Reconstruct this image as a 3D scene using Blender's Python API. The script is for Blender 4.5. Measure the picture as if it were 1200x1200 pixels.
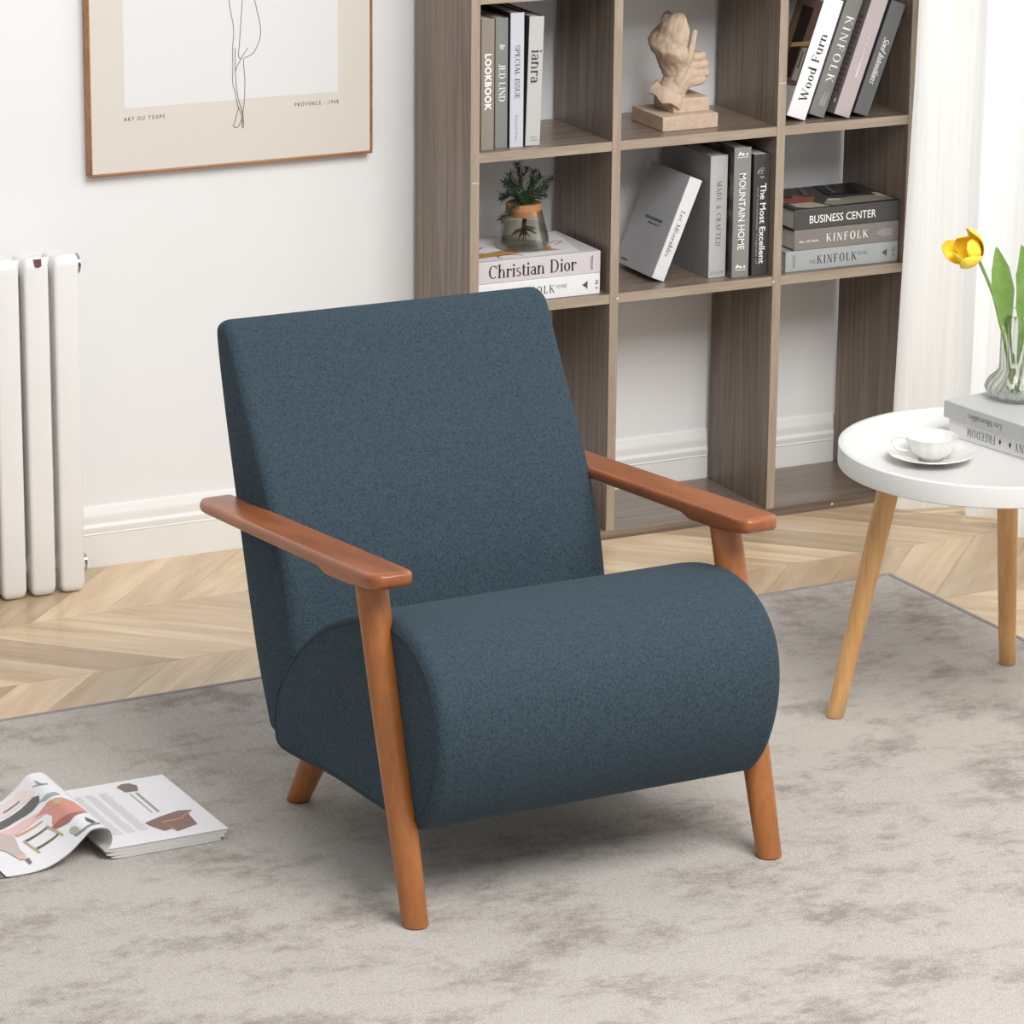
import bpy, bmesh, math, random
from mathutils import Vector, Matrix

random.seed(7)
for o in list(bpy.data.objects):
    bpy.data.objects.remove(o)
SC = bpy.context.scene
COL = SC.collection
R = math.radians

# ------------------------------------------------------------------ camera
F_PX, YAW, PITCH, ROLL = 4675.18, 0.458164, 0.294604, 0.009778
cam_d = bpy.data.cameras.new('camera')
cam_d.sensor_width = 36.0
cam_d.lens = F_PX / 1200.0 * 36.0
cam_d.clip_end = 200
cam = bpy.data.objects.new('camera', cam_d)
COL.objects.link(cam)
fwd = Vector((math.sin(YAW)*math.cos(PITCH), math.cos(YAW)*math.cos(PITCH), -math.sin(PITCH)))
rgt = Vector((math.cos(YAW), -math.sin(YAW), 0))
upv = rgt.cross(fwd)
r2 = math.cos(ROLL)*rgt + math.sin(ROLL)*upv
u2 = -math.sin(ROLL)*rgt + math.cos(ROLL)*upv
M = Matrix((( r2.x, u2.x, -fwd.x, -3.709848),
            ( r2.y, u2.y, -fwd.y, -7.744537),
            ( r2.z, u2.z, -fwd.z,  2.717343),
            (0, 0, 0, 1)))
cam.matrix_world = M
SC.camera = cam

# ------------------------------------------------------------------ light
world = bpy.data.worlds.new('world')
SC.world = world
world.use_nodes = True
bg = world.node_tree.nodes['Background']
bg.inputs['Color'].default_value = (0.975, 0.988, 1.0, 1)
bg.inputs['Strength'].default_value = 0.58


def area_light(name, loc, target, sx, sy, power, color=(1, 1, 1)):
    d = bpy.data.lights.new(name, 'AREA')
    d.shape = 'RECTANGLE'
    d.size, d.size_y, d.energy, d.color = sx, sy, power, color
    o = bpy.data.objects.new(name, d)
    COL.objects.link(o)
    o.location = loc
    o.rotation_euler = (Vector(target) - Vector(loc)).to_track_quat('-Z', 'Y').to_euler()
    return o


# added unseen key light, large and soft, above and to the right of the camera
area_light('added_key_light', (0.0, -4.5, 4.3), (-0.4, -0.8, 0.5), 3.0, 2.4, 265, (1.0, 0.992, 0.975))
# daylight outside the curtained window in the right wall
area_light('window_daylight', (2.7, -0.75, 1.5), (1.2, -0.75, 1.1), 2.2, 2.2, 92, (0.97, 0.985, 1.0))

vs = SC.view_settings
vs.view_transform = 'Standard'
vs.look = 'None'
vs.exposure = 0.0
vs.gamma = 1.0
vs.use_curve_mapping = False


# ------------------------------------------------------------------ helpers
def lin(h):
    if not isinstance(h, str):
        return (*h, 1.0) if len(h) == 3 else tuple(h)
    c = [int(h[i:i+2], 16)/255 for i in (0, 2, 4)]
    return tuple(x/12.92 if x <= .04045 else ((x+.055)/1.055)**2.4 for x in c) + (1.0,)


MATS = {}


def new_mat(name):
    m = bpy.data.materials.new(name)
    m.use_nodes = True
    nt = m.node_tree
    return m, nt, nt.nodes['Principled BSDF']


def plain(name, color, rough=0.6, metal=0.0, noise=0.0, nscale=40, spec=0.5, coat=0.0, bump=0.0, bscale=300):
    """principled material with a slight procedural tone variation"""
    key = (name, str(color), rough, metal, noise)
    if key in MATS:
        return MATS[key]
    m, nt, b = new_mat(name)
    b.inputs['Base Color'].default_value = lin(color)
    b.inputs['Roughness'].default_value = rough
    b.inputs['Metallic'].default_value = metal
    b.inputs['Specular IOR Level'].default_value = spec
    b.inputs['Coat Weight'].default_value = coat
    tc = nt.nodes.new('ShaderNodeTexCoord')
    if noise:
        n = nt.nodes.new('ShaderNodeTexNoise')
        n.inputs['Scale'].default_value = nscale
        n.inputs['Detail'].default_value = 5
        nt.links.new(tc.outputs['Object'], n.inputs['Vector'])
        mr = nt.nodes.new('ShaderNodeMapRange')
        mr.inputs['From Min'].default_value = .25
        mr.inputs['From Max'].default_value = .75
        mr.inputs['To Min'].default_value = 1-noise
        mr.inputs['To Max'].default_value = 1+noise
        nt.links.new(n.outputs['Fac'], mr.inputs['Value'])
        mx = nt.nodes.new('ShaderNodeMix')
        mx.data_type = 'RGBA'
        mx.blend_type = 'MULTIPLY'
        mx.inputs['Factor'].default_value = 1
        mx.inputs[6].default_value = lin(color)
        nt.links.new(mr.outputs['Result'], mx.inputs[7])
        nt.links.new(mx.outputs[2], b.inputs['Base Color'])
    if bump:
        n2 = nt.nodes.new('ShaderNodeTexNoise')
        n2.inputs['Scale'].default_value = bscale
        nt.links.new(tc.outputs['Object'], n2.inputs['Vector'])
        bp = nt.nodes.new('ShaderNodeBump')
        bp.inputs['Strength'].default_value = bump
        bp.inputs['Distance'].default_value = .002
        nt.links.new(n2.outputs['Fac'], bp.inputs['Height'])
        nt.links.new(bp.outputs['Normal'], b.inputs['Normal'])
    MATS[key] = m
    return m


def wood(name, c0, c1, scale, rough=.45, per_object=0.0, coat=0.0, bump=.05, distort=1.2, fine=1.0):
    """streaky grain: noise stretched by the given xyz scale"""
    m, nt, b = new_mat(name)
    L = nt.links.new
    tc = nt.nodes.new('ShaderNodeTexCoord')
    mp = nt.nodes.new('ShaderNodeMapping')
    mp.inputs['Scale'].default_value = scale
    L(tc.outputs['Object'], mp.inputs['Vector'])
    oi = nt.nodes.new('ShaderNodeObjectInfo')
    if per_object:
        mul = nt.nodes.new('ShaderNodeMath')
        mul.operation = 'MULTIPLY'
        mul.inputs[1].default_value = 37.0
        L(oi.outputs['Random'], mul.inputs[0])
        L(mul.outputs[0], mp.inputs['Location'])
    n = nt.nodes.new('ShaderNodeTexNoise')
    n.inputs['Scale'].default_value = 1.0
    n.inputs['Detail'].default_value = 6
    n.inputs['Roughness'].default_value = .6
    n.inputs['Distortion'].default_value = distort
    L(mp.outputs['Vector'], n.inputs['Vector'])
    n2 = nt.nodes.new('ShaderNodeTexNoise')
    n2.inputs['Scale'].default_value = 5.0*fine
    n2.inputs['Detail'].default_value = 4
    L(mp.outputs['Vector'], n2.inputs['Vector'])
    ad = nt.nodes.new('ShaderNodeMath')
    ad.operation = 'MULTIPLY_ADD'
    ad.inputs[1].default_value = .45
    L(n2.outputs['Fac'], ad.inputs[0])
    L(n.outputs['Fac'], ad.inputs[2])
    cr = nt.nodes.new('ShaderNodeValToRGB')
    cr.color_ramp.elements[0].position = .48
    cr.color_ramp.elements[1].position = .98
    cr.color_ramp.elements[0].color = lin(c0)
    cr.color_ramp.elements[1].color = lin(c1)
    L(ad.outputs[0], cr.inputs['Fac'])
    out = cr.outputs['Color']
    if per_object:
        mr = nt.nodes.new('ShaderNodeMapRange')
        mr.inputs['To Min'].default_value = 1-per_object
        mr.inputs['To Max'].default_value = 1+per_object*.6
        L(oi.outputs['Random'], mr.inputs['Value'])
        mx = nt.nodes.new('ShaderNodeMix')
        mx.data_type = 'RGBA'
        mx.blend_type = 'MULTIPLY'
        mx.inputs['Factor'].default_value = 1
        L(out, mx.inputs[6])
        L(mr.outputs['Result'], mx.inputs[7])
        out = mx.outputs[2]
    L(out, b.inputs['Base Color'])
    b.inputs['Roughness'].default_value = rough
    b.inputs['Coat Weight'].default_value = coat
    b.inputs['Coat Roughness'].default_value = .25
    if bump:
        bp = nt.nodes.new('ShaderNodeBump')
        bp.inputs['Strength'].default_value = bump
        bp.inputs['Distance'].default_value = .002
        L(ad.outputs[0], bp.inputs['Height'])
        L(bp.outputs['Normal'], b.inputs['Normal'])
    return m


def glass(name, tint=(1, 1, 1), rough=0.0, ior=1.45):
    m, nt, b = new_mat(name)
    b.inputs['Base Color'].default_value = (*tint, 1)
    b.inputs['Roughness'].default_value = rough
    b.inputs['Transmission Weight'].default_value = 1
    b.inputs['IOR'].default_value = ior
    return m


def thin_glass(name, tint=(1, 1, 1), fac=.12):
    """thin-walled clear glass: mostly transparent with fresnel gloss"""
    m, nt, b = new_mat(name)
    nt.nodes.remove(b)
    L = nt.links.new
    out = nt.nodes['Material Output']
    tr = nt.nodes.new('ShaderNodeBsdfTransparent')
    tr.inputs['Color'].default_value = (*tint, 1)
    gl = nt.nodes.new('ShaderNodeBsdfGlossy')
    gl.inputs['Roughness'].default_value = .03
    lw = nt.nodes.new('ShaderNodeLayerWeight')
    lw.inputs['Blend'].default_value = fac
    mx = nt.nodes.new('ShaderNodeMixShader')
    L(lw.outputs['Facing'], mx.inputs['Fac'])
    L(tr.outputs[0], mx.inputs[1])
    L(gl.outputs[0], mx.inputs[2])
    L(mx.outputs[0], out.inputs['Surface'])
    return m


def mix_glass(name):
    m, nt, b = new_mat(name)
    nt.nodes.remove(b)
    L = nt.links.new
    tr = nt.nodes.new('ShaderNodeBsdfTransparent')
    gl = nt.nodes.new('ShaderNodeBsdfGlass')
    gl.inputs['IOR'].default_value = 1.4
    gl.inputs['Color'].default_value = (.97, .98, .975, 1)
    mx = nt.nodes.new('ShaderNodeMixShader')
    mx.inputs['Fac'].default_value = .85
    L(tr.outputs[0], mx.inputs[1])
    L(gl.outputs[0], mx.inputs[2])
    L(mx.outputs[0], nt.nodes['Material Output'].inputs['Surface'])
    return m


def link(name, me, mat=None, parent=None, sharp=35):
    o = bpy.data.objects.new(name, me)
    COL.objects.link(o)
    if parent is not None:
        o.parent = parent
    if mat is not None and len(me.materials) == 0:
        me.materials.append(mat)
    if sharp is not None and len(me.polygons):
        me.shade_smooth()
        me.set_sharp_from_angle(angle=R(sharp))
    return o


def mesh(name, verts, faces, mat=None, parent=None, sharp=35, weld=False):
    me = bpy.data.meshes.new(name)
    bm = bmesh.new()
    vv = [bm.verts.new(v) for v in verts]
    for f in faces:
        try:
            bm.faces.new([vv[i] for i in f])
        except ValueError:
            pass
    if weld:
        bmesh.ops.remove_doubles(bm, verts=bm.verts, dist=1e-6)
    bmesh.ops.recalc_face_normals(bm, faces=bm.faces)
    bm.to_mesh(me)
    bm.free()
    return link(name, me, mat, parent, sharp)


def bevel(o, w, seg=2, angle=30):
    md = o.modifiers.new('bevel', 'BEVEL')
    md.width, md.segments = w, seg
    md.limit_method = 'ANGLE'
    md.angle_limit = R(angle)
    md.harden_normals = False
    return o


def box(name, x0, x1, y0, y1, z0, z1, mat=None, parent=None, bev=0.0, seg=2):
    v = [(x, y, z) for x in (x0, x1) for y in (y0, y1) for z in (z0, z1)]
    f = [(0, 1, 3, 2), (4, 6, 7, 5), (0, 4, 5, 1), (2, 3, 7, 6), (0, 2, 6, 4), (1, 5, 7, 3)]
    o = mesh(name, v, f, mat, parent)
    if bev:
        bevel(o, bev, seg)
    return o


def loft(rings, cap=True, closed=True):
    n = len(rings[0])
    V = [p for r in rings for p in r]
    Fc = []
    for i in range(len(rings)-1):
        for j in range(n if closed else n-1):
            k = (j+1) % n
            Fc.append((i*n+j, i*n+k, (i+1)*n+k, (i+1)*n+j))
    if cap:
        Fc.append(tuple(range(n))[::-1])
        Fc.append(tuple((len(rings)-1)*n+j for j in range(n)))
    return V, Fc


def lathe(name, prof, mat, parent, n=48, center=(0, 0, 0), flute=0.0, nfl=0, closed=False, sharp=35):
    """revolve (r,z) profile; optional fluting of the radius"""
    rings = []
    for r, z in prof:
        ring = []
        for j in range(n):
            a = 2*math.pi*j/n
            rr = r*(1+flute*math.cos(nfl*a)) if flute else r
            ring.append((center[0]+rr*math.cos(a), center[1]+rr*math.sin(a), center[2]+z))
        rings.append(ring)
    if closed:
        rings.append(rings[0])
    V, Fc = loft(rings, cap=not closed)
    return mesh(name, V, Fc, mat, parent, sharp, weld=True)


def frame_of(d):
    d = d.normalized()
    a = Vector((0, 0, 1)) if abs(d.z) < .9 else Vector((1, 0, 0))
    x = d.cross(a).normalized()
    return x, d.cross(x).normalized()


def tube_data(pts, rad, n=10):
    pts = [Vector(p) for p in pts]
    if not hasattr(rad, '__len__'):
        rad = [rad]*len(pts)
    rings = []
    x = None
    for i, p in enumerate(pts):
        d = (pts[min(i+1, len(pts)-1)] - pts[max(i-1, 0)]).normalized()
        if x is None:
            x, y = frame_of(d)
        else:
            x = (x - d*x.dot(d)).normalized()
            y = d.cross(x).normalized()
        rings.append([p + rad[i]*(math.cos(2*math.pi*j/n)*x + math.sin(2*math.pi*j/n)*y) for j in range(n)])
    return loft(rings)


def tube(name, pts, rad, mat, parent, n=10, sharp=50):
    V, Fc = tube_data(pts, rad, n)
    return mesh(name, V, Fc, mat, parent, sharp)


def level_leg(name, pts, rad, mat, parent, n=24):
    """leaning tapered leg with level ends"""
    rings = [[(p[0]+r*math.cos(2*math.pi*j/n), p[1]+r*math.sin(2*math.pi*j/n), p[2]) for j in range(n)] for p, r in zip(pts, rad)]
    V, Fc = loft(rings)
    return mesh(name, V, Fc, mat, parent, 50)


def multi(parts):
    V, Fc = [], []
    for v, f in parts:
        k = len(V)
        V += list(v)
        Fc += [tuple(i+k for i in q) for q in f]
    return V, Fc


def catmull(P, per=6, closed=False):
    P = [Vector(p) for p in P]
    n = len(P)
    out = []
    for i in range(n if closed else n-1):
        if closed:
            a, b, c, d = P[i-1], P[i], P[(i+1) % n], P[(i+2) % n]
        else:
            a, b, c, d = P[max(i-1, 0)], P[i], P[i+1], P[min(i+2, n-1)]
        for k in range(per):
            t = k/per
            out.append(.5*((2*b)+(-a+c)*t+(2*a-5*b+4*c-d)*t*t+(-a+3*b-3*c+d)*t**3))
    if not closed:
        out.append(P[-1])
    return out


def empty(name, loc=(0, 0, 0), rot=(0, 0, 0)):
    o = bpy.data.objects.new(name, None)
    o.empty_display_size = .05
    COL.objects.link(o)
    o.location = loc
    o.rotation_euler = rot
    return o


def tag(o, label, cat, group=None):
    o['label'] = label
    o['category'] = cat
    if group:
        o['group'] = group
    return o


def struct(o):
    o['kind'] = 'structure'
    return o


# ------------------------------------------------------------------ lettering
def sans_mesh(txt, bold=0.0, track=1.0):
    cu = bpy.data.curves.new('t', 'FONT')
    cu.body = txt
    cu.offset = bold
    cu.space_character = track
    cu.resolution_u = 3
    ob = bpy.data.objects.new('t', cu)
    COL.objects.link(ob)
    bpy.context.view_layer.update()
    dg = bpy.context.evaluated_depsgraph_get()
    me = bpy.data.meshes.new_from_object(ob.evaluated_get(dg))
    V = [(v.co.x, v.co.y) for v in me.vertices]
    Fc = [tuple(p.vertices) for p in me.polygons]
    bpy.data.objects.remove(ob)
    bpy.data.curves.remove(cu)
    bpy.data.meshes.remove(me)
    return V, Fc


# a small roman letter set: thick stems, thin hairlines, serifs.
TH, TN = .15, .055


def _ln(x0, y0, x1, y1, w):
    d = Vector((x1-x0, y1-y0))
    L = d.length or 1
    h = abs(d.y)/L  # keep width horizontal for steep strokes
    if h > .5:
        return [(x0-w/2, y0), (x0+w/2, y0), (x1+w/2, y1), (x1-w/2, y1)]
    n = Vector((-d.y, d.x))/L*w/2
    return [(x0+n.x, y0+n.y), (x0-n.x, y0-n.y), (x1-n.x, y1-n.y), (x1+n.x, y1+n.y)]


def _arc(cx, cy, rx, ry, a0, a1, wx=TH, wy=TN, n=14):
    out = []
    for i in range(n):
        a, b = R(a0+(a1-a0)*i/n), R(a0+(a1-a0)*(i+1)/n)
        out.append([(cx+rx*math.cos(a), cy+ry*math.sin(a)), (cx+rx*math.cos(b), cy+ry*math.sin(b)),
                    (cx+(rx-wx)*math.cos(b), cy+(ry-wy)*math.sin(b)), (cx+(rx-wx)*math.cos(a), cy+(ry-wy)*math.sin(a))])
    return out


def _sf(x, y, s=.13):
    y0 = 0 if y < .02 else y-TN
    return [(x-s, y0), (x+s, y0), (x+s, y0+TN), (x-s, y0+TN)]


def _vs(x, y0=0, y1=1, w=TH, top=True, bot=True):
    q = [[(x-w/2, y0), (x+w/2, y0), (x+w/2, y1), (x-w/2, y1)]]
    if bot:
        q.append(_sf(x, y0))
    if top:
        q.append(_sf(x, y1))
    return q


XH = .66


def _hb(x0, x1, y):
    return [(x0, y), (x1, y), (x1, y+TN), (x0, y+TN)]


G = {
 'A': (.86, [_ln(.1, 0, .42, 1, TN), _ln(.44, 1, .76, 0, TH), _hb(.2, .62, .33), _sf(.1, 0, .1), _sf(.76, 0)]),
 'C': (.84, _arc(.45, .5, .4, .51, 48, 312) + [_ln(.74, .7, .74, 1, TN)]),
 'D': (.88, _vs(.16) + _arc(.36, .5, .44, .5, -90, 90) + [_hb(.16, .37, 0), _hb(.16, .37, 1-TN)]),
 'E': (.76, _vs(.16) + [_hb(.16, .64, 0), _hb(.16, .6, 1-TN), _hb(.16, .46, .5), _ln(.62, 0, .62, .24, TN), _ln(.58, .78, .58, 1, TN), _ln(.46, .42, .46, .62, TN)]),
 'F': (.7, _vs(.16) + [_hb(.16, .6, 1-TN), _hb(.16, .46, .5), _ln(.58, .76, .58, 1, TN), _ln(.46, .42, .46, .62, TN)]),
 'H': (.94, _vs(.16) + _vs(.76) + [_hb(.16, .76, .49)]),
 'I': (.36, _vs(.18)),
 'J': (.46, _vs(.3, .12, 1, bot=False) + _arc(.16, .12, .215, .15, 180, 360)),
 'K': (.86, _vs(.16) + [_ln(.2, .4, .66, 1, TN), _ln(.36, .6, .74, 0, TH), _sf(.66, 1, .1), _sf(.74, 0)]),
 'L': (.7, _vs(.16) + [_hb(.16, .62, 0), _ln(.6, 0, .6, .26, TN)]),
 'M': (1.06, [_ln(.14, 0, .14, 1, TN), _ln(.16, 1, .5, .05, TH), _ln(.5, .05, .86, 1, TN), _sf(.14, 0, .1), _sf(.14, 1, .1)] + _vs(.88)),
 'N': (.9, [_ln(.14, 0, .14, 1, TN), _ln(.18, 1, .72, 0, TH), _ln(.75, 0, .75, 1, TN), _sf(.14, 0, .1), _sf(.75, 1, .11), _sf(.14, 1, .1)]),
 'O': (.92, _arc(.46, .5, .41, .51, 0, 360, n=26)),
 'P': (.74, _vs(.16) + _arc(.34, .73, .34, .27, -90, 90) + [_hb(.16, .35, .46), _hb(.16, .35, 1-TN)]),
 'R': (.84, _vs(.16) + _arc(.34, .74, .33, .26, -90, 90) + [_hb(.16, .35, .48), _hb(.16, .35, 1-TN), _ln(.4, .5, .72, 0, TH), _sf(.74, 0, .09)]),
 'S': (.66, _arc(.32, .75, .26, .26, 40, 250, .12) + _arc(.32, .26, .28, .27, -140, 75, .14) + [_ln(.2, .6, .46, .44, .14), _ln(.53, .72, .53, .98, TN), _ln(.06, .03, .06, .28, TN)]),
 'T': (.8, _vs(.4, top=False) + [_hb(.05, .75, 1-TN), _ln(.07, .76, .07, 1, TN), _ln(.73, .76, .73, 1, TN)]),
 'U': (.88, _vs(.16, .3, 1, bot=False) + _vs(.74, .3, 1, w=TN, bot=False) + _arc(.425, .3, .345, .31, 180, 360, .1)),
 'W': (1.2, [_ln(.12, 1, .36, 0, TH), _ln(.38, 0, .6, .95, TN), _ln(.58, .95, .82, 0, TH), _ln(.84, 0, 1.08, 1, TN), _sf(.12, 1), _sf(1.08, 1, .1)]),
 'Y': (.82, _vs(.42, 0, .46, top=False) + [_ln(.12, 1, .42, .42, TH), _ln(.42, .42, .72, 1, TN), _sf(.12, 1), _sf(.72, 1, .1)]),
 '&': (.86, _arc(.34, .75, .2, .24, 0, 360, .08) + _arc(.33, .26, .28, .27, 60, 330, .13) + [_ln(.24, .62, .74, .02, .14), _ln(.56, .1, .74, .46, TN)]),
 '.': (.3, [[(.08, 0), (.22, 0), (.22, .14), (.08, .14)]]),
 'a': (.6, _vs(.44, 0, .48, top=False, bot=False) + _arc(.28, .44, .23, .22, 0, 160, .14) + _arc(.27, .19, .23, .2, 40, 320, .13) + [_hb(.42, .58, 0)]),
 'b': (.66, _vs(.14, 0, 1.04, bot=False) + _arc(.36, .33, .26, .34, -180, 180)),
 'd': (.68, _vs(.52, 0, 1.04) + _arc(.31, .33, .27, .34, 0, 360)),
 'e': (.6, _arc(.3, .33, .27, .34, 0, 320) + [_hb(.1, .56, .34)]),
 'h': (.72, _vs(.14, 0, 1.04) + _arc(.36, .42, .24, .25, 0, 180, .12) + _vs(.535, 0, .42, top=False)),
 'i': (.32, _vs(.16, 0, XH) + [[(.08, .82), (.24, .82), (.24, .98), (.08, .98)]]),
 'l': (.32, _vs(.16, 0, 1.04)),
 'm': (1.06, _vs(.14, 0, XH) + _arc(.34, .42, .23, .25, 0, 180, .12) + _vs(.5, 0, .42, top=False) + _arc(.7, .42, .23, .25, 0, 180, .12) + _vs(.87, 0, .42, top=False)),
 'n': (.72, _vs(.14, 0, XH) + _arc(.36, .42, .24, .25, 0, 180, .12) + _vs(.535, 0, .42, top=False)),
 'o': (.64, _arc(.32, .33, .28, .34, 0, 360, n=22)),
 'r': (.5, _vs(.14, 0, XH) + _arc(.34, .42, .22, .24, 45, 180, .1) + [[(.38, .48), (.5, .48), (.5, .62), (.38, .62)]]),
 's': (.5, _arc(.25, .5, .19, .17, 30, 240, .1) + _arc(.25, .18, .21, .19, -150, 70, .12) + [_ln(.15, .42, .36, .28, .12)]),
 't': (.42, _vs(.18, .1, .86, top=False, bot=False) + _arc(.29, .13, .185, .14, 180, 320, .12) + [_hb(.03, .38, XH-TN)]),
 'u': (.72, _vs(.14, .2, XH, bot=False) + _arc(.36, .22, .24, .23, 180, 360, .12) + _vs(.535, 0, XH)),
 ' ': (.4, []),
}


def serif_mesh(txt, space=.06, slant=0.0):
    V, Fc = [], []
    x = 0
    for ch in txt:
        w, qs = G.get(ch, G['o'])
        for q in qs:
            k = len(V)
            V += [(x+a+slant*b, b) for a, b in q]
            Fc.append(tuple(range(k, k+len(q))))
        x += w + space
    return V, Fc


def text(name, txt, parent, org, rgt, up, width, height, mat, serif=False, bold=0.0, space=.06, slant=0.0, track=1.0):
    """flat lettering filling a width x height box whose centre is org (parent space)"""
    V, Fc = serif_mesh(txt, space, slant) if serif else sans_mesh(txt, bold, track)
    xs = [v[0] for v in V]
    ys = [v[1] for v in V]
    w, h = max(xs)-min(xs), max(ys)-min(ys)
    cx, cy = (max(xs)+min(xs))/2, (max(ys)+min(ys))/2
    rgt, up, org = Vector(rgt), Vector(up), Vector(org)
    P = [org + rgt*((x-cx)/w*width) + up*((y-cy)/h*height) for x, y in V]
    return mesh(name, P, Fc, mat, parent, None)


def greek(name, parent, org, rgt, up, width, height, n, mat, seed=1):
    """small print too fine to read: a row of tiny strokes"""
    rgt, up, org = Vector(rgt), Vector(up), Vector(org)
    rn = random.Random(seed)
    parts = []
    cell = 1.0/n
    for i in range(n):
        if rn.random() < .12:
            continue
        x0 = i*cell-.5
        for a, b_, c_, d_ in ((.05, .30, 0, rn.choice((.7, 1))), (.55, .80, 0, rn.choice((.6, .75, 1))), (.05, .80, *rn.choice(((.8, 1), (.4, .6), (0, .2))))):
            parts.append(([org+rgt*((x0+x*cell)*width)+up*((y-.5)*height) for x, y in ((a, c_), (b_, c_), (b_, d_), (a, d_))], [(0, 1, 2, 3)]))
    V, Fc = multi(parts)
    return mesh(name, V, Fc, mat, parent, None)


def patch(name, poly, parent, org, rgt, up, mat):
    rgt, up, org = Vector(rgt), Vector(up), Vector(org)
    return mesh(name, [org+rgt*x+up*y for x, y in poly], [tuple(range(len(poly)))], mat, parent, None)


INK = plain('ink_black', '26242a', .7)
INKG = plain('ink_grey', '6b6a6c', .7)
WHT = plain('print_white', 'f2f0ee', .6)

# ================================================================== SETTING
T, D = .0218, .2854
WALLY = D + .019

# wall paint
mw, nt, b = new_mat('wall_paint')
tc = nt.nodes.new('ShaderNodeTexCoord')
n1 = nt.nodes.new('ShaderNodeTexNoise')
n1.inputs['Scale'].default_value = 3
n1.inputs['Detail'].default_value = 6
nt.links.new(tc.outputs['Object'], n1.inputs['Vector'])
cr = nt.nodes.new('ShaderNodeValToRGB')
cr.color_ramp.elements[0].color = lin('e8e8e9')
cr.color_ramp.elements[1].color = lin('eeeeee')
nt.links.new(n1.outputs['Fac'], cr.inputs['Fac'])
nt.links.new(cr.outputs['Color'], b.inputs['Base Color'])
b.inputs['Roughness'].default_value = .75
n2 = nt.nodes.new('ShaderNodeTexNoise')
n2.inputs['Scale'].default_value = 25
n2.inputs['Detail'].default_value = 3
nt.links.new(tc.outputs['Object'], n2.inputs['Vector'])
bp = nt.nodes.new('ShaderNodeBump')
bp.inputs['Strength'].default_value = .06
bp.inputs['Distance'].default_value = .01
nt.links.new(n2.outputs['Fac'], bp.inputs['Height'])
nt.links.new(bp.outputs['Normal'], b.inputs['Normal'])
WALL = mw
TRIM = plain('trim_paint', 'ebeae7', .45, noise=.02, nscale=8)

WX = 1.46
struct(box('wall_back', -4.2, WX+.12, WALLY, WALLY+.12, -.02, 2.7, WALL))
# right wall with a window opening
WY0, WY1, WZ0, WZ1 = -1.55, .02, .12, 2.35
x0, x1 = WX, WX+.12
wr = []
for (ya, yb, za, zb) in ((WY1, WALLY, -.02, 2.7), (-4.0, WY0, -.02, 2.7), (WY0, WY1, -.02, WZ0), (WY0, WY1, WZ1, 2.7)):
    v = [(x, y, z) for x in (x0, x1) for y in (ya, yb) for z in (za, zb)]
    wr.append((v, [(0, 1, 3, 2), (4, 6, 7, 5), (0, 4, 5, 1), (2, 3, 7, 6), (0, 2, 6, 4), (1, 5, 7, 3)]))
V, Fc = multi(wr)
struct(mesh('wall_right', V, Fc, WALL))
# window
win = struct(empty('window_1', (WX+.06, (WY0+WY1)/2, WZ0)))
WFR = plain('window_frame_white', 'e9e9e7', .4, noise=.01)
hw_, hh_ = (WY1-WY0)/2, WZ1-WZ0
for nm, ya, yb, za, zb in (('frame_rail', -hw_, hw_, 0, .06), ('frame_rail', -hw_, hw_, hh_-.06, hh_), ('frame_stile', -hw_, -hw_+.06, .06, hh_-.06),
                           ('frame_stile', hw_-.06, hw_, .06, hh_-.06), ('mullion', -.03, .03, .06, hh_-.06)):
    box(nm, -.03, .03, ya, yb, za, zb, WFR, win, .004)
PANE = thin_glass('window_glass', (.97, .98, .98))
box('pane', -.003, .003, -hw_+.06, -.03, .06, hh_-.06, PANE, win)
box('pane', -.003, .003, .03, hw_-.06, .06, hh_-.06, PANE, win)


def skirting(name, p0, p1, nrm):
    prof = [(0, 0), (.016, 0), (.016, .074), (.0175, .0765), (.015, .079), (.0165, .084), (.0165, .092), (.014, .096), (.0115, .099),
            (.011, .105), (.012, .113), (.0105, .121), (.007, .127), (.006, .133), (.0035, .138), (0, .138)]
    p0, p1, nrm = Vector(p0), Vector(p1), Vector(nrm)
    rings = [[p + nrm*d + Vector((0, 0, z)) for d, z in prof] for p in (p0, p1)]
    V, Fc = loft(rings)
    return struct(mesh(name, V, Fc, TRIM, None, 25))


skirting('baseboard_back', (-4.2, WALLY, 0), (WX, WALLY, 0), (0, -1, 0))
skirting('baseboard_right', (WX, WALLY-.018, 0), (WX, -4.0, 0), (-1, 0, 0))

# floor: chevron oak
floor = struct(box('floor', -4.2, WX+.12, -5.5, WALLY+.12, -.06, -.006, plain('subfloor', '8a7660', .8, noise=.05)))
OAK = wood('oak_plank', 'c0a07c', 'e6d0b0', (1.6, 12, 4), .33, .27, .15, .03, 1.3, .6)
PW, SW = .168, .36
FR = R(1.7)
FO = Vector((-.84, -.378, 0))
s2 = math.sqrt(.5)
GAP = .0005
pm = {}
for sg in (1, -1):      # sg=+1: plank runs (1,1); -1: (1,-1)
    # parallelogram in a frame whose x axis runs along the plank
    a = R(45*sg)
    ca, sa = math.cos(a), math.sin(a)
    dx = SW*sg
    pts = [(GAP, GAP), (PW-GAP, GAP), (PW-GAP+dx, SW-GAP), (GAP+dx, SW-GAP)]
    loc = [(x*ca+y*sa, -x*sa+y*ca) for x, y in pts]
    V = [(x, y, 0) for x, y in loc] + [(x, y, -.006) for x, y in loc]
    Fc = [(0, 1, 2, 3), (7, 6, 5, 4)] + [(i, (i+1) % 4 + 0, (i+1) % 4 + 4, i+4) for i in range(4)]
    me = bpy.data.meshes.new('plank')
    me.from_pydata(V, [], Fc)
    me.materials.append(OAK)
    me.validate()
    pm[sg] = me
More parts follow.
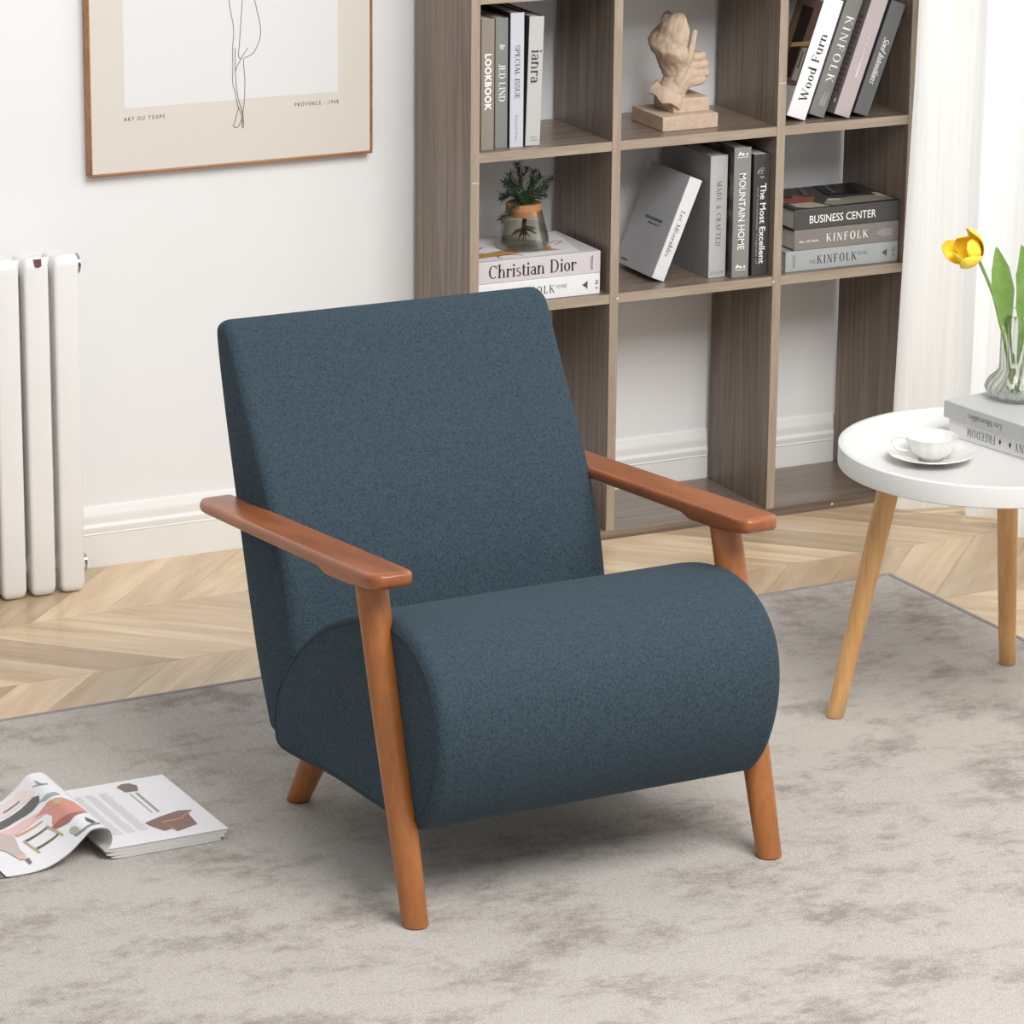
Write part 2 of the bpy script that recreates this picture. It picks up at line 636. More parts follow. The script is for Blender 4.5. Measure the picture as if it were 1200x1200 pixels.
for k in range(-5, 2):
    sg = 1 if k % 2 else -1
    y0 = k*SW
    for i in range(-16, 18):
        xb = -.188+.159 + i*PW + (0 if sg < 0 else 0)
        # lower-left corner of this plank on the strip's lower boundary
        xl = xb + (SW if sg < 0 else 0)
        if sg > 0:
            xl = xb - SW if k == -1 or k == -3 or k == -5 else xb
        c = Vector((xl, y0, 0))
        c.rotate(Matrix.Rotation(FR, 3, 'Z'))
        w = FO + c
        mid = w + Vector((SW/2*sg + PW/2, SW/2, 0))
        if mid.x < -2.1 or mid.x > WX+.1 or (mid.x < .45 and mid.y < -.95):
            continue
        o = bpy.data.objects.new('plank', pm[sg])
        COL.objects.link(o)
        o.parent = floor
        o.location = w
        o.rotation_euler = (0, 0, FR + R(45*sg))

# ------------------------------------------------------------------ rug
mr_, nt, b = new_mat('rug_weave')
L = nt.links.new
tc = nt.nodes.new('ShaderNodeTexCoord')


def noise_node(scale, detail, rough=.55, vec=None, dist=0.0):
    n = nt.nodes.new('ShaderNodeTexNoise')
    n.inputs['Scale'].default_value = scale
    n.inputs['Detail'].default_value = detail
    n.inputs['Roughness'].default_value = rough
    n.inputs['Distortion'].default_value = dist
    L(vec or tc.outputs['Object'], n.inputs['Vector'])
    return n


mpa = nt.nodes.new('ShaderNodeMapping')
mpa.inputs['Scale'].default_value = (1.0, 1.5, 1)
L(tc.outputs['Object'], mpa.inputs['Vector'])
big = noise_node(4.6, 5, .62, mpa.outputs[0], .15)
mid_ = noise_node(26, 10, .86, mpa.outputs[0], .1)
m1 = nt.nodes.new('ShaderNodeMath')
m1.operation = 'MULTIPLY_ADD'
m1.inputs[1].default_value = .95
L(mid_.outputs['Fac'], m1.inputs[0])
L(big.outputs['Fac'], m1.inputs[2])
cr = nt.nodes.new('ShaderNodeValToRGB')
e = cr.color_ramp.elements
e[0].position, e[1].position = .78, 1.14
e[0].color, e[1].color = lin('9d948d'), lin('c0b9b2')
e2 = cr.color_ramp.elements.new(.90)
e2.color = lin('b3aba4')
L(m1.outputs[0], cr.inputs['Fac'])
mpb = nt.nodes.new('ShaderNodeMapping')
mpb.inputs['Rotation'].default_value = (0, 0, R(8))
L(tc.outputs['Object'], mpb.inputs['Vector'])
wv = nt.nodes.new('ShaderNodeTexWave')
wv.bands_direction = 'X'
wv.inputs['Scale'].default_value = 62
wv.inputs['Distortion'].default_value = 1.5
wv.inputs['Detail'].default_value = 2
L(mpb.outputs[0], wv.inputs['Vector'])
mx = nt.nodes.new('ShaderNodeMix')
mx.data_type = 'RGBA'
mx.blend_type = 'MULTIPLY'
mx.inputs['Factor'].default_value = .11
L(cr.outputs['Color'], mx.inputs[6])
L(wv.outputs['Color'], mx.inputs[7])
fine = noise_node(420, 2)
mx2 = nt.nodes.new('ShaderNodeMix')
mx2.data_type = 'RGBA'
mx2.blend_type = 'OVERLAY'
mx2.inputs['Factor'].default_value = .5
L(mx.outputs[2], mx2.inputs[6])
L(fine.outputs['Fac'], mx2.inputs[7])
L(mx2.outputs[2], b.inputs['Base Color'])
b.inputs['Roughness'].default_value = .95
b.inputs['Specular IOR Level'].default_value = .1
bp = nt.nodes.new('ShaderNodeBump')
bp.inputs['Strength'].default_value = .35
bp.inputs['Distance'].default_value = .003
L(wv.outputs['Fac'], bp.inputs['Height'])
L(bp.outputs['Normal'], b.inputs['Normal'])
RUGM = mr_
rug = empty('rug', (.804, -.503, 0), (0, 0, R(2.4)))
tag(rug, 'large taupe grey rug with mottled faded pattern lying on chevron floor', 'rug')
box('pile', -3.1, -.012, -3.3, -.012, .0005, .008, RUGM, rug, .003)
RB = plain('rug_binding', '9a9291', .95, noise=.06, nscale=90)
for a_, b_, c_, d_ in ((-3.112, 0, -.012, 0), (-.012, 0, -3.312, -.012), (-3.112, -.012, -3.312, -3.3), (-3.112, -3.1, -3.3, -.012)):
    box('binding', a_, b_, c_, d_, .0005, .0085, RB, rug, .002)

# ================================================================== ARMCHAIR
mf, nt, b = new_mat('heather_fabric')
L = nt.links.new
tc = nt.nodes.new('ShaderNodeTexCoord')
mpa = nt.nodes.new('ShaderNodeMapping')
mpa.inputs['Scale'].default_value = (1.6, 1.0, .38)
L(tc.outputs['Object'], mpa.inputs['Vector'])
f1 = noise_node(560, 2, .5, mpa.outputs[0])
f2 = noise_node(160, 2, .5)
m1 = nt.nodes.new('ShaderNodeMath')
m1.operation = 'MULTIPLY_ADD'
m1.inputs[1].default_value = .3
L(f2.outputs['Fac'], m1.inputs[0])
L(f1.outputs['Fac'], m1.inputs[2])
cr = nt.nodes.new('ShaderNodeValToRGB')
e = cr.color_ramp.elements
e[0].position, e[1].position = .44, .84
e[0].color, e[1].color = lin('28323a'), lin('44545e')
L(m1.outputs[0], cr.inputs['Fac'])
L(cr.outputs['Color'], b.inputs['Base Color'])
b.inputs['Roughness'].default_value = .95
b.inputs['Specular IOR Level'].default_value = .15
b.inputs['Sheen Weight'].default_value = .12
b.inputs['Sheen Roughness'].default_value = .4
b.inputs['Sheen Tint'].default_value = lin('8fa3b0')
bp = nt.nodes.new('ShaderNodeBump')
bp.inputs['Strength'].default_value = .3
bp.inputs['Distance'].default_value = .0015
L(f1.outputs['Fac'], bp.inputs['Height'])
L(bp.outputs['Normal'], b.inputs['Normal'])
FAB = mf
PIPE = plain('fabric_piping', '2a353e', .95, noise=.15, nscale=300)
WALNUT_Z = wood('walnut_leg', '8b5123', 'b06d33', (18, 18, 1.6), .38, 0, .25, .02, .8)
WALNUT_Y = wood('walnut_arm', '834822', 'a86339', (18, 1.6, 18), .36, 0, .3, .02, .8)

chair = empty('armchair', (-.658, -1.5, .0), (0, 0, R(2.0)))
tag(chair, 'dark blue-grey upholstered armchair with reddish brown wooden arms and legs', 'armchair')


def offset_poly(P, d):
    n = len(P)
    out = []
    area = sum(P[i][0]*P[(i+1) % n][1]-P[(i+1) % n][0]*P[i][1] for i in range(n))
    s = 1 if area > 0 else -1
    for i in range(n):
        t = Vector(P[(i+1) % n]) - Vector(P[i-1])
        t.normalize()
        nrm = Vector((t.y, -t.x))*s
        out.append((P[i][0]-nrm.x*d, P[i][1]-nrm.y*d))
    return out


def cushion(name, prof, hw, rx, rn, dome, mat, parent, twist=0.0):
    """closed (y,z) profile swept along x with rounded ends"""
    P = [(v.x, v.y) for v in catmull(prof, 5, True)]
    c = Vector((sum(p[0] for p in P)/len(P), sum(p[1] for p in P)/len(P)))
    half = []
    for k in range(0, 9):
        a = R(90*k/8)
        half.append((hw-rx+rx*math.sin(a), rn-rn*math.cos(a)))
    rings = []

    def ring(x, ins, sc=1.0):
        Q = offset_poly(P, ins)
        return [(x, c.x+(q[0]-c.x)*sc-twist*(x+hw)/(2*hw)*max(0, c.y+(q[1]-c.y)*sc-.3), c.y+(q[1]-c.y)*sc) for q in Q]
    seq = []
    for sc, dx in ((.06, dome), (.3, dome*.9), (.6, dome*.65), (.82, dome*.35)):
        seq.append((hw+dx, rn, sc))
    for x, ins in reversed(half):
        seq.append((x, ins, 1.0))
    for x, ins, sc in seq:
        rings.append(ring(-x, ins, sc))
    for x, ins, sc in [(-hw*.5, 0, 1), (0, 0, 1), (hw*.5, 0, 1)]:
        rings.append(ring(x, ins, sc))
    for x, ins, sc in reversed(seq):
        rings.append(ring(x, ins, sc))
    V, Fc = loft(rings)
    return mesh(name, V, Fc, mat, parent, 60), ring


SEAT = [(.228, .133), (.246, .163), (.244, .21), (.224, .265), (.180, .320), (.122, .376), (.03, .437), (-.06, .477), (-.13, .503),
        (-.2, .520), (-.27, .527), (-.335, .517), (-.388, .491), (-.426, .450), (-.445, .398), (-.447, .338), (-.434, .278), (-.408, .222),
        (-.372, .180), (-.335, .163), (-.27, .157), (-.16, .153), (0, .148), (.18, .131)]
seat, sring = cushion('seat_cushion', [(a_*.986, b_) for a_, b_ in SEAT], .345, .022, .022, .003, FAB, chair)
for s in (-1, 1):
    rr = [(s*(.345-.0012), q[1], q[2]) for q in sring(0, .0165)]
    V, Fc = [], []
    n = len(rr)
    rings = []
    for i in range(n):
        p = Vector(rr[i])
        t = (Vector(rr[(i+1) % n])-Vector(rr[i-1])).normalized()
        x = Vector((1, 0, 0))
        y = t.cross(x).normalized()
        rings.append([p + .0024*(math.cos(k*math.pi/3)*x+math.sin(k*math.pi/3)*y) for k in range(6)])
    rings.append(rings[0])
    V, Fc = loft(rings, cap=False)
    mesh('piping', V, Fc, PIPE, seat, None, weld=True)

BACK = [(.275, .150), (.305, .20), (.345, .292), (.392, .44), (.430, .57), (.468, .70), (.492, .79), (.508, .862), (.507, .893), (.486, .906),
        (.458, .900), (.438, .880), (.405, .825), (.352, .740), (.300, .660), (.259, .590), (.226, .522), (.203, .468), (.182, .39),
        (.166, .33), (.158, .26), (.172, .20), (.22, .160)]
cushion('back_cushion', [(a_, b_-.012*max(0, (b_-.2)/.7)) for a_, b_ in BACK], .335, .024, .018, .004, FAB, chair, .032)


def rrect(x0, x1, z0, z1, r, n=4):
    out = []
    for cx, cz, a0 in ((x1-r, z0+r, -90), (x1-r, z1-r, 0), (x0+r, z1-r, 90), (x0+r, z0+r, 180)):
        for k in range(n+1):
            a = R(a0+90*k/n)
            out.append((cx+r*math.cos(a), cz+r*math.sin(a)))
    return out


def arm(s):
    """armrest plank lofted front to back; s = side sign"""
    st = []
    ys = [-.318, -.316, -.311, -.302, -.285, -.25, -.20, -.16, -.135, -.125, -.115, -.106, -.098, -.09, -.082, -.06, 0, .1, .2, .3, .36, .40, .415, .43, .442, .451, .456, .459, .461]
    for y in ys:
        zt = .634 - (.634-.566)*(y+.318)/.776
        th = .027 + .0095*min(1, max(0, (y+.318)/.11))
        k = min(1, max(0, (y+.130)/.048))
        k = k*k*(3-2*k)
        th -= .010*k
        if y > -.06:
            th -= .006*(y+.06)/.52
        xi, xo = .328, .410
        if y < -.285:
            q = math.sqrt(max(0, 1-((-.285-y)/.034)**2))
            xo -= .024*(1-q)
            xi += .012*(1-q)
        if y > .40:
            q = math.sqrt(max(0, 1-((y-.40)/.062)**2))
            xo -= .050*(1-q)
            xi += .0*(1-q)
        e_ = 0
        if y < -.311:
            e_ = .0055*((-.311-y)/.007)
        if y > .448:
            e_ = .005*((y-.448)/.010)
        P = rrect(xi+e_*.6, xo-e_*.6, zt-th+e_, zt-e_, min(.0085, (th-2*e_)*.45))
        st.append([(s*a, y, c) for a, c in P])
    V, Fc = loft(st)
    return mesh('armrest', V, Fc, WALNUT_Y, chair, 50)


for s in (-1, 1):
    arm(s)
    pts, rad = [], []
    for k in range(15):
        t = k/14
        z = .0105 + (.597-.0105)*t
        pts.append((s*(.361-.002*t), -.384+.182*t, z))
        rad.append(.0232 + .0056*min(1, t/.6)**.8)
    pts = [(pts[0][0], pts[0][1], .0088)] + pts
    rad = [rad[0]-.002] + rad
    level_leg('front_leg', pts, rad, WALNUT_Z, chair)
    pts, rad = [], []
    for k in range(8):
        t = k/7
        pts.append((s*(.285-.004*t), .258-.112*t, .0105+.165*t))
        rad.append(.0225+.008*t)
    pts = [(pts[0][0], pts[0][1], .0088)] + pts
    rad = [rad[0]-.002] + rad
    level_leg('rear_leg', pts, rad, WALNUT_Z, chair)

# ================================================================== BOOKCASE
W0, W1, W2 = .328, .400, .3274
XS = [0, W0+T, W0+W1+2*T, W0+W1+W2+3*T]
Z1, Z2 = .5571, .9070
ZT = 1.957
CASE_V = wood('laminate_upright', '5e4f45', '948374', (30, 30, 1.1), .42, .06, .1, .03, 1.4)
CASE_H = wood('laminate_shelf', '5e4f45', '948374', (1.1, 30, 30), .33, .06, .2, .03, 1.4)
EDGE_V = wood('laminate_edge_upright', '8f7e6e', 'ae9e8c', (40, 40, 3), .5, 0, 0, .02, .5)
EDGE_H = wood('laminate_edge_shelf', '8f7e6e', 'ae9e8c', (3, 40, 40), .5, 0, 0, .02, .5)
case = empty('bookcase', (0, 0, 0))
tag(case, 'tall open grey-brown wood-grain bookcase of three columns against the white wall', 'bookcase')
EB = .0016


def panel(name, x0, x1, z0, z1, mat, emat, inset=0.0):
    p = box(name, x0, x1, EB+inset, D, z0, z1, mat, case, .0006, 1)
    box('edge_band', x0, x1, inset, EB+inset, z0, z1, emat, p, .0005, 1)
    return p


for k, x in enumerate(XS):
    nm = 'side_panel' if k in (0, 3) else 'divider'
    panel(nm, x, x+T, T if 0 < k < 3 else 0, ZT, CASE_V, EDGE_V)
panel('base_panel', XS[0]+T, XS[3], 0, T, CASE_H, CASE_H)
panel('top_panel', 0, XS[3]+T, ZT, ZT+T, CASE_H, EDGE_H)
for z in (Z1, Z2, 1.257, 1.607):
    for k in range(3):
        panel('shelf', XS[k]+T, XS[k+1], z, z+T, CASE_H, EDGE_H, .0008)
SEAM = plain('pale_chip', 'd6d0c8', .7)
for x_, z_ in ((0, .8635), (XS[2], 1.0285)):
    box('edge_chip', x_+.002, x_+T-.002, -.0004, .0002, z_-.0008, z_+.0008, SEAM, case)
SCREW = plain('screw_cap', 'd8cfc4', .5)
for x, z in ((.95, .012), (XS[2]+.002, Z1+.010), (XS[1]+T-.002, Z1+.011)):
    mesh('screw_cap', [(x+.003*math.cos(k*.785), -.0006, z+.003*math.sin(k*.785)) for k in range(8)] +
         [(x+.003*math.cos(k*.785), .001, z+.003*math.sin(k*.785)) for k in range(8)],
         [tuple(range(8))] + [(k, (k+1) % 8, (k+1) % 8+8, k+8) for k in range(8)], SCREW, case, None)

# ================================================================== BOOKS
PAGES = plain('book_pages', 'e4e0da', .85, noise=.06, nscale=(200))


def cover_mat(c, rough=.5):
    return plain('cover_'+c, c, rough, noise=.03, nscale=120)


def upright_book(name, x, y, z, th, h, d, spine_c, cover_c, label, lean=0.0, group=None, board=.0025, cov_mat=None, roundsp=.0):
    """spine faces -y; (x,y,z) = bottom right corner of the spine; lean in degrees to +x"""
    o = empty(name, (x, y, z), (0, R(lean), 0))
    tag(o, label, 'book', group)
    cm = cov_mat or cover_mat(cover_c)
    sm = cover_mat(spine_c)
    sp = box('spine', -th, 0, 0, board, 0, h, sm, o, .0012 + roundsp)
    box('cover', -th, -th+board, board, d, 0, h, cm, o, .0006)
    box('cover', -board, 0, board, d, 0, h, cm, o, .0006)
    box('pages', -th+board, -board, board, d-.004, .003, h-.003, PAGES, o)
    return o


def lying_book(name, x0, x1, y, z, th, d, spine_c, cover_c, label, board=.0025, group=None, rot=0.0, bev=.0012, inset=.003, covmat=None):
    """spine faces -y and runs along x"""
    o = empty(name, (x0, y, z), (0, 0, R(rot)))
    tag(o, label, 'book', group)
    w = x1-x0
    cm = covmat or cover_mat(cover_c)
    box('spine', 0, w, 0, board, 0, th, cover_mat(spine_c), o, bev)
    box('cover', 0, w, board, d, 0, board, cm, o, .0006)
    box('cover', 0, w, board, d, th-board, th, cm, o, .0006)
    box('pages', inset, w-inset, board, d-.004, board, th-board, PAGES, o)
    return o


DN, RT, UP = (0, 0, -1), (1, 0, 0), (0, 0, 1)
EPS = -.0005
ZA, ZB = Z2+T+.0003, Z1+T+.0003

# --- upper left cell
bk = upright_book('book', .067, .022, ZA, .032, .292, .215, '8f8378', '8f8378', 'taupe book with bold white sans lettering beside the bookcase side panel')
text('title', 'LOOKBOOK', bk, (-.0155, EPS, .152), DN, RT, .126, .0165, WHT, bold=.045, track=1.14)
bk = upright_book('book', .104, .030, ZA, .031, .290, .22, '7f807c', '7f807c', 'grey-green book with thin white serif lettering on its spine')
text('title', 'JED LIND', bk, (-.0145, EPS, .147), DN, RT, .083, .0165, WHT, True, space=.02)
greek('emblem', bk, (-.0145, EPS, .226), DN, RT, .011, .014, 2, WHT, 9)
bk = upright_book('book', .141, .026, ZA, .0335, .300, .215, 'c5c6cf', '1c1d26', 'pale lavender spined book with black covers and dark serif lettering')
text('title', 'SPECIAL ISSUE', bk, (-.016, EPS, .169), DN, RT, .118, .012, plain('ink_navy', '2b2c38', .7), True, space=.03)
text('subtitle', 'Black and White', bk, (-.017, EPS, .045), DN, RT, .056, .007, plain('ink_pale', '9698a4', .7))
bk = upright_book('book', .183, .028, ZA, .036, .288, .215, 'bdbdba', '55534f', 'light stone book leaning slightly, large charcoal serif letters on spine', lean=1.6)
text('title', 'ianra', bk, (-.016, EPS, .177), DN, RT, .074, .025, plain('ink_char', '45443f', .7), True, space=.02)
for zz, ww in ((.018, .022), (.011, .028)):
    patch('imprint', [(-.019, zz), (-.019+ww*.6, zz), (-.019+ww*.6, zz+.003), (-.019, zz+.003)], bk, (-.004, EPS, 0), RT, UP, plain('ink_stone', 'a09f98', .7))

# --- middle left cell, lying stack
bk = lying_book('book', .026, .3335, .0175, ZB, .0485, .235, 'e6e6e8', 'dcdcde', 'white book at the bottom of the pair under the cork-topped vase')
text('title', 'KINFOLK', bk, (.142, EPS, .0225), RT, UP, .1025, .0185, INK, True, space=.22)
text('subtitle', 'THE', bk, (.078, EPS, .0195), RT, UP, .019, .008, INKG, True, space=.1)
text('subtitle', 'HOME', bk, (.210, EPS, .0265), RT, UP, .027, .008, INKG, True, space=.1)
patch('emblem', [(.262, .0235), (.276, .0325), (.2755, .013), (.271, .0185)], bk, (0, EPS, 0), RT, UP, plain('ink_mark', '4c4b4e', .7))
greek('imprint', bk, (.2985, EPS, .0225), (0, 0, 1), (-1, 0, 0), .022, .008, 4, INKG, 6)
zt = ZB + .0485 + .0005
bk = lying_book('book', .026, .334, .0175, zt, .0495, .225, 'cfc8cb', 'c9c9cb', 'pale grey-pink thick book with large dark roman title directly under the cork-topped vase')
text('title', 'Christian Dior', bk, (.138, EPS, .0262), RT, UP, .218, .031, INK, True, space=.02)
greek('imprint', bk, (.286, EPS, .025), (0, 0, 1), (-1, 0, 0), .033, .0055, 8, INKG, 4)
top = Vector((0, 0, .0495+.0004))
patch('cover_print', [(.008, .012), (.262, .012), (.300, .215), (.008, .215)], bk, top, (1, 0, 0), (0, 1, 0), plain('print_paper', 'e8e6e8', .5))
top2 = top + Vector((0, 0, .0004))
ORN = plain('print_ochre', 'b98a4c', .6)
patch('cover_print', [(.004, .045), (.02, .038), (.05, .040), (.09, .046), (.12, .05), (.15, .058), (.175, .05), (.2, .045), (.235, .047), (.214, .062), (.225, .082), (.2, .09), (.225, .118), (.19, .1), (.17, .09), (.14, .092), (.1, .088), (.06, .078), (.035, .088), (.01, .062)],
      bk, top2, (1, 0, 0), (0, 1, 0), ORN)
SCR = plain('print_script', '25262e', .6)
top3 = top + Vector((0, 0, .0007))
for pts in ([(.072, .02), (.068, .034), (.076, .044), (.10, .045), (.122, .037), (.128, .028)], [(.004, .082), (.02, .098), (.055, .101)], [(.004, .115), (.03, .122), (.055, .118), (.075, .13)],
            [(.02, .16), (.045, .152), (.07, .163)], [(.205, .09), (.232, .108), (.255, .124), (.268, .116), (.24, .094)]):
    c = catmull([(x, y, 0) for x, y in pts], 5)
    parts = []
    for i in range(len(c)-1):
        dd = (c[i+1]-c[i]).normalized()
        nn = Vector((-dd.y, dd.x, 0))*.0016
        parts.append(([top3+c[i]+nn, top3+c[i]-nn, top3+c[i+1]-nn, top3+c[i+1]+nn], [(0, 1, 2, 3)]))
    V, Fc = multi(parts)
    mesh('cover_print', V, Fc, SCR if pts[0][0] < .2 else ORN, bk, None)

# --- middle cell, upright row
bk = upright_book('book', .517, .055, ZB+.0002, .0335, .246, .185, 'dededf', 'b4b5b8', 'small grey-covered book with white spine leaning at a steep tilt', lean=22.6)
text('title', 'Les Miserables', bk, (-.0175, EPS, .112), DN, RT, .112, .0125, INKG, True, space=.03, slant=.25)
FACE = Vector((-.0335-.0006, 0, 0))
greek('cover_title', bk, FACE+Vector((0, .085, .126)), (0, -1, 0), UP, .082, .0075, 16, INK, 2)
greek('cover_title', bk, FACE+Vector((0, .078, .115)), (0, -1, 0), UP, .055, .005, 14, INK, 3)
patch('cover_mark', [(-.02, .012), (-.05, .012), (-.05, .016), (-.02, .016)], bk, FACE+Vector((0, .11, 0)), (0, -1, 0), UP, INKG)
bk = upright_book('book', .671, .044, ZB, .0445, .285, .232, 'b4b5b2', '8b8c8d', 'tall grey hardback with pale grey-green spine and spaced dark capitals')
text('title', 'MADE & CRAFTED', bk, (-.0215, EPS, .150), DN, RT, .150, .0125, plain('ink_slate', '55585a', .7), True, space=.16)
text('imprint', 'LEVEN', bk, (-.0225, EPS, .0125), RT, UP, .032, .0065, plain('ink_slate', '55585a', .7), True, space=.3)
mc, nt, b = new_mat('cover_dark_photo')
tc = nt.nodes.new('ShaderNodeTexCoord')
n = nt.nodes.new('ShaderNodeTexNoise')
n.inputs['Scale'].default_value = 22
n.inputs['Detail'].default_value = 4
nt.links.new(tc.outputs['Object'], n.inputs['Vector'])
cr = nt.nodes.new('ShaderNodeValToRGB')
cr.color_ramp.elements[0].position, cr.color_ramp.elements[1].position = .46, .72
cr.color_ramp.elements[0].color, cr.color_ramp.elements[1].color = lin('2a292b'), lin('80695f')
nt.links.new(n.outputs['Fac'], cr.inputs['Fac'])
nt.links.new(cr.outputs['Color'], b.inputs['Base Color'])
b.inputs['Roughness'].default_value = .4
bk = upright_book('book', .7185, .021, ZB, .044, .304, .225, '85857f', '85857f', 'tallest grey book with white sans capitals and little white mountain marks', cov_mat=mc)
text('title', 'MOUNTAIN HOME', bk, (-.0215, EPS, .155), DN, RT, .178, .0175, WHT, bold=.004)
for zc in (.289, .0265):
    for poly in ([(-.014, 0), (-.008, .011), (-.003, .004), (.001, .007), (.004, .001), (-.002, 0), (-.006, .004), (-.009, .001)], [(.006, .001), (.010, .007), (.014, .001)], [(-.014, -.004), (.014, -.004), (.014, -.0028), (-.014, -.0028)]):
        patch('emblem', poly, bk, (-.0215, EPS, zc-.004), RT, UP, WHT)
bk = upright_book('book', .770, .023, ZB, .0425, .284, .225, '3d3b3b', '2e2c2c', 'near-black book with bold white sans title beside the divider panel', roundsp=.001)
text('title', 'The Most Excellent', bk, (-.017, EPS, .122), DN, RT, .188, .0155, WHT, bold=.014)
text('subtitle', 'and Lamentable Tragedie of', bk, (-.0315, EPS, .118), DN, RT, .180, .006, plain('ink_silver', 'a8a6a4', .6))
for a0 in (20, 130):
    q = _arc(0, 0, .012, .012, a0+100, a0+170, .0035, .0035, 6)
    for i, qq in enumerate(q):
        patch('emblem', qq, bk, (-.021, EPS, .2405), RT, UP, plain('ink_silver', 'a8a6a4', .6)) if i == 0 else None
    parts = [([Vector((-.021, EPS, .2405))+Vector((x, 0, y)) for x, y in qq], [(0, 1, 2, 3)]) for qq in q]
    V, Fc = multi(parts)
    mesh('emblem', V, Fc, plain('ink_silver', 'a8a6a4', .6), bk, None)
greek('emblem', bk, (-.021, EPS, .245), DN, RT, .016, .009, 3, plain('ink_silver', 'a8a6a4', .6), 8)

# --- upper right cell, leaning row
LE = 19.0
bk = upright_book('book', .863, .032, ZA+.0002, .051, .285, .20, 'e9e8ea', 'c9c4c4', 'white book with black roman title leaning at the open end of its row', lean=LE)
text('title', 'Wood Furn', bk, (-.0245, EPS, .1205), UP, (-1, 0, 0), .160, .0225, INK, True, space=.03)
CF = Vector((-.051-.0006, 0, 0))
for c, pl in (('7a6256', [(.0, .07), (.11, .06), (.11, .27), (.0, .27)]), ('2e221c', [(.035, .085), (.075, .075), (.08, .25), (.03, .25)]), ('c3a06c', [(.004, .165), (.075, .150), (.075, .16), (.004, .176)]),
              ('b8b4b0', [(.004, .08), (.028, .08), (.024, .155), (.004, .16)]), ('5d6a4e', [(.012, .11), (.02, .108), (.018, .15), (.012, .15)])):
    patch('cover_print', pl, bk, CF, (0, 1, 0), UP, plain('print_'+c, c, .5))
    CF = CF + Vector((-.0003, 0, 0))
bk = upright_book('book', .917, .040, ZA+.0002, .0415, .285, .21, '7b7a75', '6c6b67', 'olive grey leaning book with white spaced serif capitals', lean=LE+.6)
text('title', 'KINFOLK', bk, (-.0185, EPS, .160), DN, RT, .158, .0205, WHT, True, space=.22)
for k in range(6):
    ln_ = .018+.008*((k*7) % 3)
    patch('imprint', [(-.008+.0027*k, .02), (-.0065+.0027*k, .02), (-.0065+.0027*k, .02+ln_), (-.008+.0027*k, .02+ln_)], bk, (-.0165, EPS, .006), RT, UP, plain('ink_silver', 'a8a6a4', .6))
bk = upright_book('book', .971, .017, ZA+.0002, .0425, .283, .21, 'b3a6a6', '6d6363', 'mauve leaning book with patterned cover coloured as in shade and fine white script', lean=LE+.4)  # cover is a darker mauve than the spine, shade put into its colour
greek('title', bk, (-.019, EPS, .142), DN, RT, .098, .0050, 14, WHT, 7)
CF = Vector((-.0425-.0006, 0, 0))
DKM = plain('print_dark_mauve', '4d4546', .6)
for k in range(15):
    z = .05+.0125*k
    patch('cover_print', [(.012, z), (.026, z), (.026, z+.007), (.012, z+.007)], bk, CF, (0, 1, 0), UP, DKM)
    patch('cover_print', [(.03, z), (.05, z), (.05, z+.007), (.03, z+.007)], bk, CF, (0, 1, 0), UP, DKM)
patch('cover_print', [(.012, .026), (.017, .026), (.017, .034), (.012, .034)], bk, CF, (0, 1, 0), UP, WHT)
bk = upright_book('book', 1.019, .015, ZA+.0002, .0395, .270, .21, '5c5e5e', '3f4141', 'charcoal leaning book with flowing white script, against the bookcase end panel', lean=LE+1.0)
text('title', 'Soul Intentions', bk, (-.0185, EPS, .130), DN, RT, .112, .0175, WHT, True, space=-.03, slant=.55)

# --- middle right cell, lying stack of three
bk = lying_book('book', .816, 1.1185, .0208, ZB, .0485, .225, 'a3a7a7', '9fa3a3', 'light blue-grey book at the bottom of a stack of three')
text('title', 'KINFOLK', bk, (.1375, EPS, .0235), RT, UP, .106, .0195, INK, True, space=.22)
text('subtitle', 'THE', bk, (.072, EPS, .0195), RT, UP, .017, .008, INKG, True, space=.1)
text('subtitle', 'HOME', bk, (.206, EPS, .0285), RT, UP, .026, .007, INKG, True, space=.1)
patch('emblem', [(.258, .0235), (.272, .0325), (.2715, .0135), (.267, .0185)], bk, (0, EPS, 0), RT, UP, plain('ink_mark', '4c4b4e', .7))
greek('imprint', bk, (.289, EPS, .0245), (0, 0, 1), (-1, 0, 0), .022, .006, 4, INKG, 6)
for xx in (.020, .024):
    patch('imprint', [(xx, .010), (xx+.0012, .010), (xx+.0012, .040), (xx, .040)], bk, (0, EPS, 0), RT, UP, INKG)
bk = lying_book('book', .837, 1.1185, .0208, ZB+.049, .048, .215, '7f7873', '4a4a55', 'warm grey book in the middle of a stack of three')
text('title', 'KINFOLK', bk, (.1425, EPS, .0245), RT, UP, .113, .0195, WHT, True, space=.22)
greek('subtitle', bk, (.04, EPS, .0205), RT, UP, .052, .005, 14, WHT, 5)
for k in range(6):
    w_ = (.030, .042, .038, .042, .036, .030)[k]
    patch('imprint', [(.263-w_, .030-.003*k), (.263, .030-.003*k), (.263, .0315-.003*k), (.263-w_, .0315-.003*k)], bk, (0, EPS, 0), RT, UP, plain('ink_silver', 'a8a6a4', .6))
bk = lying_book('book', .836, 1.1195, .0208, ZB+.0975, .0475, .215, '454340', '2f2d2c', 'charcoal book with photograph cover on top of a stack of three')
text('title', 'BUSINESS CENTER', bk, (.130, EPS, .0225), RT, UP, .178, .0185, WHT, bold=.004)
tz = .0475+.0006
